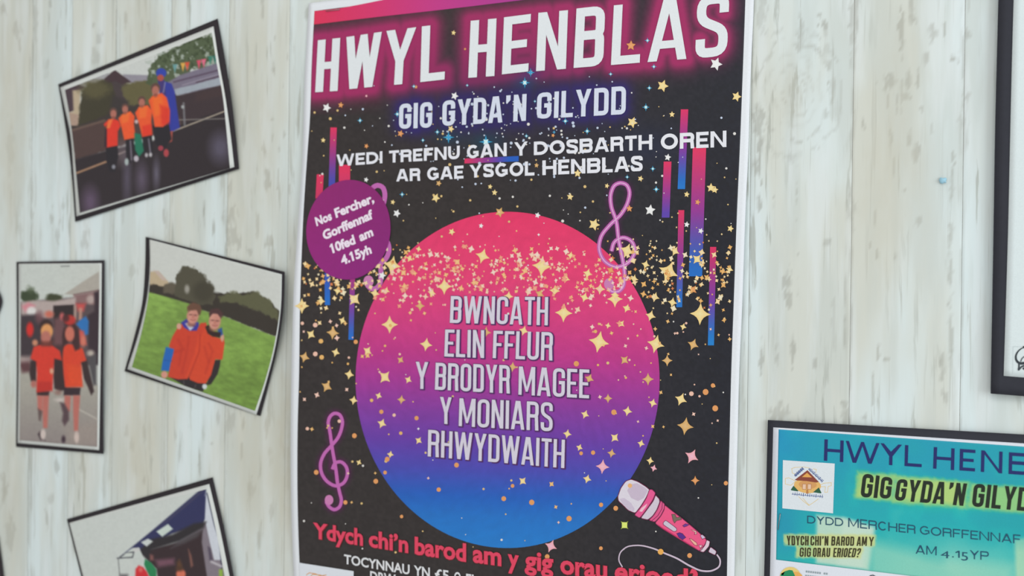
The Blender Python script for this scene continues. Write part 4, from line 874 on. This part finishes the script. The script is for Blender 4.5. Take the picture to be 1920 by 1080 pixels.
# ---- photo 4: stall under a blue canopy
def pic4(px, py):
    P = Paint(px, py, (205, 210, 206)); P.blur = 1.0; P.set(6, 220, 900)
    P.poly([(940,540),(1000,450),(1180,900),(1240,1100),(900,1500),(700,1500),(560,760)], (134,124,134), 2)
    P.poly([(980,170),(1000,150),(1040,300),(1120,600),(1180,900),(1090,900),(1040,700),(985,440)], (208,212,222), 1.2)
    P.poly([(260,810),(380,780),(700,700),(960,560),(950,700),(1010,1100),(1000,1600),(520,1600),(440,1000),(370,930)], (58,44,48), 1.6)
    P.poly([(930,110),(1000,98),(985,440),(960,500),(620,600),(440,690),(380,780),(240,810),(160,770),(20,870),(400,560)], (52,54,94), 1.1)
    P.poly([(420,560),(960,105),(1000,98),(850,230),(560,470)], (74,72,98), 2, .8); P.poly([(720,560),(860,490),(1000,470),(970,540),(700,690),(380,790),(370,930),(240,800),(370,670),(620,610)], (50,46,50), 3)
    P.poly([(600,770),(700,690),(880,600),(960,570),(900,640),(760,710)], (86,82,86), 3, .8)
    P.poly([(440,580),(570,495),(625,550),(505,638)], (204,216,208), 1.2); P.poly([(265,700),(345,660),(400,690),(330,748)], (206,212,210), 1.2); P.poly([(165,770),(240,760),(262,800),(300,900),(300,960),(180,960),(185,870),(20,880),(10,960),(0,880),(90,830),(170,820)], (203,209,205), 1)
    P.poly([(170,765),(250,765),(255,800),(190,815)], (208,208,206), 1.2)
    P.line([(0,880),(170,870),(185,810),(100,820),(30,868)], 12, (56,56,66), 1, .95); P.ell(122,838,42,18,(206,212,206),1.2); P.line([(10,880),(28,1100)], 10, (110,110,112), 1, .9); P.poly([(30,1060),(120,1060),(120,1120),(30,1120)], (110,106,110), 3)
    P.poly([(310,890),(380,930),(440,1010),(440,1120),(380,1120),(330,1020),(300,950)], (38,132,84), 1.2); P.poly([(205,1000),(240,960),(290,980),(330,1030),(370,1120),(200,1120)], (214,48,56), 1.6); P.ell(262,1010,22,26,(226,120,110),2,.8)
    P.poly([(370,840),(400,850),(405,900),(370,900)], (150,96,92), 3); P.poly([(430,900),(640,880),(640,950),(460,980)], (124,84,100), 4, .9); P.poly([(800,780),(830,850),(850,960),(830,980)], (150,100,88), 2.5); P.poly([(670,930),(700,890),(730,960),(720,1010),(670,1000)], (96,66,48), 3); P.ell(715,1060,52,58,(218,116,92),2); P.ell(700,1000,40,26,(84,58,44),3)
    P.line([(1010,150),(1090,500),(1140,660),(1160,820),(1180,1100)], 12, (58,60,84), 1, .95); P.poly([(1020,750),(1045,770),(1070,900),(1040,900)], (74,64,84), 2.5); P.line([(1060,920),(1170,970)], 22, (206,200,206), 2, .9); P.poly([(1145,1010),(1185,1000),(1190,1120),(1145,1120)], (146,180,72), 2)
    P.line([(1000,110),(985,180)], 8, (160,165,180), 1, .8)
    P.grain(.025, 4, 4)
    return P.C
H4 = lambda x, y: .0015+.003*np.exp(-((x-430)/60.)**2-((y-1050)/80.)**2)
photo('black-backed photo print of a stall under a dark blue canopy, at the lower edge', ([(125.4,973.6),(152,1080),(172,1160)],[(398,895.2),(419,988),(437.5,1080),(458,1185)]), ([(129.8,980.5),(155.5,1080),(175,1155)],[(392,907.5),(412,992),(430,1080),(450,1178)]), ([(131,982),(157,1080),(176,1152)],[(388,917),(405,996),(421,1080),(440,1172)]), H4, pic4, (300, 1170), GRP)
# ---- two more prints almost wholly beyond the left edge
def blank(px, py): return np.tile(np.array([150., 148, 146]), (len(px), 1))*(1+(fbm(px, py, 30, 3)-.5)[:, None]*.5)
for lab, cd in (('dark corner of a photo print at the left edge, beside the narrow walking photo', ([(-300,500),(-290,640),(-280,700)],[(-6,540),(3.2,562),(-8,600)])),
                ('dark edge of a photo print low at the left edge, beside the stall photo', ([(-320,990),(-300,1100),(-285,1230)],[(-4,1005),(5,1070),(12,1160)]))):
    ins = lambda c, d: [(c[0][0]+(d if 1 else 0), c[0][1]+d), (c[1][0]+d, c[1][1]), (c[2][0]+d, c[2][1]-d)]
    photo(lab, cd, (ins(cd[0], 7), ins(cd[1], -8)), (ins(cd[0], 14), ins(cd[1], -14)), lambda x, y: .002+0*x, blank, ((cd[0][2][0]+cd[1][2][0])/2, cd[1][2][1]), GRP, step=6)

#@@TEAL
# ================================================================ TEAL POSTER ON BLACK CARD (lower right)
def HT(x, y): return .0030+0*x
teal = thing('event_poster', 'turquoise gig poster with navy heading on black card at lower right', 'poster', tuple(at(1760, 1430, 0)))
sheet('backing_card', teal, [(1439.6,788),(1436.5,920),(1432.7,1080),(1426,1330)], [(2110,826),(2108,1000),(2105,1200),(2100,1500)], 16, HT, M_CARDB, None, .0016, True, label='black card')
HTp = lambda x, y: HT(x, y)+.0004
sheet('sheet', teal, [(1449.8,801.3),(1447,920),(1443.6,1080),(1438,1318)], [(2098,843),(2096,1000),(2093,1200),(2088,1486)], 12, HTp, M_INK, (224,228,238))
def paint_teal(px, py):
    P = Paint(px, py, (2,158,182)); u = px; v = py-(px-1440)*.06
    P.mix(np.clip((v-860)/190, 0, 1)*.9, (60,186,178))
    P.mix(np.clip((v-960)/80, 0, 1)*np.clip((u-1620)/160, 0, 1)*np.clip((1990-u)/200, 0, 1)*.75, (160,214,196))
    n = fbm(px, py, 70, 3, 3); P.mix(np.clip((n-.45)*2.4, 0, 1)*.45, (24,168,170)); n = fbm(px, py, 40, 7, 3); P.mix(np.clip((n-.55)*3, 0, 1)*.3, (110,206,192))
    P.mix(np.exp(-((u-1465)/40)**2-((v-830)/60)**2)*.7, (20,146,196)); P.mix(np.exp(-((u-1470)/34)**2-((v-985)/70)**2)*.85, (16,150,180))
    P.poly([(1531,965),(1582,970),(1640,990),(1628,1068),(1530,1056)], (198,220,200), 4, .92); P.poly([(1582,972),(1640,985),(1628,1070),(1570,1060)], (208,226,212), 6, .5)
    P.poly([(1628,1010),(1760,1050),(1900,1060),(1900,1110),(1628,1080)], (150,212,190), 14, .7); P.poly([(1902,1012),(1960,1000),(1960,1120),(1906,1100)], (196,222,182), 4, .7)
    P.poly([(1850,900),(1935,880),(1935,1010),(1830,1010)], (24,160,170), 25, .5); P.mix(np.exp(-((u-1760)/90)**2-((v-925)/14)**2)*.5, (60,196,160))
    for q in ([(1607,884),(1680,889),(1674,940),(1602,934)],[(1678,891),(1818,903),(1811,953),(1672,943)],[(1820,906),(1965,916),(1958,965),(1814,953)]): P.poly(q, (158,206,128), 4, .9, rag=3, rs=8)
    for q in ([(1614,890),(1668,895),(1664,932),(1608,930)],[(1690,897),(1800,905),(1796,944),(1684,936)]): P.poly(q, (200,214,120), 4, .6, rag=4, rs=10)
    for q in ([(1468,1001),(1642,1003),(1640,1025),(1470,1023)],[(1493,1023),(1620,1025),(1614,1047),(1491,1046)]): P.poly(q, (208,214,140), 2, .85, rag=2, rs=6)
    return P.C
sheet('printed_background', teal, [(1460,805),(1457.5,920),(1455.2,1049.4)], [(2085,849),(2084,960),(2082,1125)], 3, lambda x, y: HTp(x, y)+.0001, M_INK, paint_teal, .00004)
navy = (14, 50, 108)
I = Ink()
for w, q in [('H',[(1546,823.7),(1582,826.2),(1581,866.4),(1544.8,863.7)]),('W',[(1586,826.6),(1649,831),(1648,870.5),(1585,866.6)]),('Y',[(1651,831),(1691,834),(1690,873.5),(1650,870.7)]),('L',[(1697,834.4),(1729.5,837),(1728,876),(1696,873.8)]),
             ('H',[(1751,838.2),(1790,841),(1789,881.5),(1749.6,878.5)]),('E',[(1800,841.6),(1829,843.6),(1828,884),(1799,882)]),('N',[(1840,844.3),(1880,847),(1879,887.6),(1839,884.6)]),('BLAS',[(1892,848),(2055,859),(2054,900),(1891,888.6)])]:
    geo(I, w, q, .155, navy)
I.build('title_lettering', teal, HTp, 2)
I = Ink(); bk = (30, 50, 34)
for w, q in [('GIG',[(1618.4,887.4),(1674,896),(1669.6,935.4),(1613,932)]),("GYDA'N",[(1683,898),(1813.5,906.7),(1806,948.5),(1677,938)]),('GILYDD',[(1826.7,906.7),(1958,917),(1953,961),(1822,949.6)])]: cond(I, w, q, .165, bk, gap=.075)
I.build('subtitle_lettering', teal, HTp, 2)
I = Ink(); tl = (22, 84, 108)
for w, q in [('DYDD',[(1513.5,966.8),(1581,972),(1581,987),(1513.5,981)]),('MERCHER',[(1590.5,971),(1716.4,985),(1716.4,1000.8),(1590.5,988)]),('GORFFENNAF',[(1725,985.8),(1913.5,1003),(1913.5,1019.8),(1725,1001.5)]),('AM',[(1717,1021.8),(1756.4,1024.6),(1756,1041.3),(1717,1038)]),('YP',[(1818.7,1031.5),(1854,1034.5),(1854,1050.6),(1818.7,1048)])]: geo(I, w, q, .135, tl, gap=.16)
for w, q in [('4',[(1764,1033),(1780,1034),(1780,1047),(1764,1046)]),('.1',[(1785,1032),(1799.5,1033),(1799.5,1046),(1785,1045)]),('5',[(1802.5,1035),(1815,1036),(1815,1051.5),(1802.5,1050.5)])]: sans(I, w, q, tl, -.004)
I.build('date_lettering', teal, HTp, 2)
I = Ink()
for w, q in [('YDYCH',[(1475,1004.5),(1516.5,1005),(1516,1022.8),(1475.6,1022.3)]),("CHI'N",[(1520,1005),(1553.5,1005.4),(1553,1023),(1519.5,1022.8)]),('BAROD',[(1559.5,1005.6),(1602,1006.2),(1601,1023.4),(1558.5,1023)]),('AM',[(1607.5,1006.3),(1626,1006.5),(1625,1023.6),(1606,1023.5)]),('Y',[(1629.5,1006.6),(1639,1006.8),(1638,1023.8),(1629,1023.7)]),
             ('GIG',[(1500,1026.6),(1521,1027),(1520,1044.1),(1499,1043.8)]),('ORAU',[(1525,1027),(1557,1027.4),(1556,1044.4),(1524,1044.1)]),('ERIOED?',[(1563.5,1027.4),(1615.5,1028),(1611,1045),(1562,1044.5)])]: cond(I, w, q, .15, (66,62,34), gap=.09)
I.build('question_lettering', teal, HTp, 2)
# crest panel
I = Ink(); kk = lambda pts: [(x/7.71+1440, y/7.71+840) for x, y in pts]
I.poly(kk([(215,175),(965,225),(940,945),(207,872)]), (222,228,234))
cr = (226, 196, 130)
for pts in ([(340,300),(390,280),(520,275),(600,290)],[(345,300),(350,360),(390,380)],[(650,300),(700,310),(690,360)],[(250,440),(300,430),(340,450),(400,480),(330,540),(250,520),(250,440)],[(740,540),(810,510),(915,500),(915,545),(870,555),(860,640),(820,640),(830,560),(740,560)],[(440,700),(500,760),(590,830),(640,800),(730,735)],[(500,720),(560,790),(600,830)]): I.ribbon(kk(pts), .9, cr, z=1e-5)
I.ellipse(1440+570/7.71, 840+545/7.71, 25.5, 14, (230,184,112), 28, .06, z=1.5e-5); I.ellipse(1440+575/7.71, 840+530/7.71, 17, 8, (214,158,100), 20, .06, z=2e-5)
I.poly(kk([(385,462),(570,320),(735,490),(700,500),(560,478),(420,470)]), (140,74,62), 2.6e-5); I.poly(kk([(490,420),(565,358),(635,425)]), (230,170,90), 3.2e-5)
for x in (500, 575): I.poly(kk([(x,520),(x+50,523),(x+48,600),(x-2,596)]), (232,196,170), 3.2e-5); I.ribbon(kk([(x,520),(x+50,523),(x+48,600),(x-2,596),(x,520)]), .7, (170,104,74), z=3.8e-5)
I.poly(kk([(555,600),(580,600),(585,660),(550,660)]), (190,130,80), 3e-5)
I.poly(kk([(330,600),(370,545),(440,620),(430,628),(335,612)]), (52,98,72), 3e-5); I.poly(kk([(650,640),(735,570),(775,650),(760,656)]), (52,98,72), 3e-5)
bl = (70, 92, 150)
for a, b in (((385,405),(510,290)),((590,295),(795,485)),((345,660),(800,700))):       # illegible blue words along the roof and base
    n = 15; a = np.array(a, float); b = np.array(b, float); d = (b-a)/np.linalg.norm(b-a); nn_ = np.array([-d[1], d[0]])
    for i in range(n):
        p = a+(b-a)*(i+.5)/n; hh = 14+5*((i*7) % 3); I.ribbon(kk([p-nn_*hh, p+nn_*hh]), 1.0+.3*(i % 2), bl, z=4e-5)
    I.ribbon(kk([a+nn_*8, b+nn_*8]), .8, bl, z=4.6e-5)
I.build('crest_panel', teal, HTp, 2)
# foot of the poster: round crest and grey small print
I = Ink(); I.ellipse(1482, 1083, 20, 20, (232,206,128), 30); I.ellipse(1492, 1086, 14, 14, (232,176,96), 20, z=6e-6); I.poly([(1472,1071),(1480,1068.5),(1486,1069.5),(1490,1078),(1494,1095),(1462,1090),(1464,1076),(1468,1079)], (28,142,98), 1.4e-5)
I.build('foot_crest', teal, HTp, 2)
I = Ink()
for x0, x1, y in ((1511,1553,1071.5),(1510,1534,1079.5)):
    for x in np.arange(x0, x1, 4.2):
        if abs(x-1540) > 3: I.ribbon([(x, y+(x-x0)*.11), (x+2.8, y+(x+2.8-x0)*.11)], 3.4, (150,164,170), z=0)
I.build('small_print', teal, HTp, 2, kind='stuff')
I = Ink(); I.ribbon([(1628,1084),(1632,1079.5),(1637,1078.5),(1643,1082)], 2, (96,96,104)); I.build('foot_mark', teal, HTp, 2)
staple(teal, (1463, 963.5), (1458.6, 993), .0042)

# ================================================================ WHITE SHEET ON BLACK CARD (right edge)
def HF(x, y): return .0055+0*x
fr = thing('bordered_sheet', 'plain white sheet with broad black card border, cut off by the right edge', 'poster', tuple(at(2100, 760, 0)))
sheet('backing_card', fr, [(1877,-160),(1872.6,0),(1866,270),(1864,400),(1858,738)], [(2420,-230),(2400,200),(2385,780)], 18, HF, M_CARDB, None, .003, True, label='black card')
sheet('sheet', fr, [(1905,-130),(1900.7,0),(1893.8,270),(1891,400),(1882,704.8)], [(2385,-190),(2370,200),(2355,742)], 14, lambda x, y: HF(x, y)+.0004, M_INK, (218,228,230))
I = Ink(); q = lambda pts: curve([(x/7.71+1860, y/7.71+620) for x, y in pts], np.linspace(0, 1, 24))
I.ribbon(q([(470,240),(420,262),(370,310),(345,370),(355,430),(400,470),(470,470)]), np.linspace(1.5, 5.2, 24), (58,64,70), caps=True)
I.ribbon(q([(390,470),(390,520),(385,565),(430,520),(470,505)]), 3, (66,72,78), z=6e-6); I.ribbon(q([(415,450),(430,410),(470,370)]), 2, (90,96,102), z=1.2e-5)
I.ribbon([(1918,651),(1945,648),(1960,662),(1958,688),(1935,700),(1918,690)], 4, (58,64,70), z=1.8e-5)
I.ribbon([(1900,650),(1899,703)], .8, (206,214,216)); I.ribbon([(1900,649.5),(1980,652)], .8, (206,214,216), z=3e-6)
I.build('scribble_logo', fr, lambda x, y: HF(x, y)+.0004, 2)

# ================================================================ BLOB OF BLUE PUTTY
bm = bmesh.new(); bmesh.ops.create_icosphere(bm, subdivisions=3, radius=1)
for v in bm.verts:
    n = Vector(v.co); f = 1+.22*math.sin(n.x*3.1+1)*math.cos(n.z*2.7)+.12*math.sin(n.x*6+n.z*5)
    v.co = Vector((n.x*f*.0028, n.y*.0020 if n.y < 0 else n.y*.0006, n.z*f*.0023))
for f in bm.faces: f.smooth = True
me = bpy.data.meshes.new('adhesive_putty'); bm.to_mesh(me); bm.free(); me.materials.append(M_PUTTY)
o = bpy.data.objects.new('adhesive_putty', me); COL.objects.link(o); o.location = tuple(at(1767.5, 338.5, .0007))
o['label'] = 'small pale blue blob of putty on the bare planks at right'; o['category'] = 'adhesive putty'
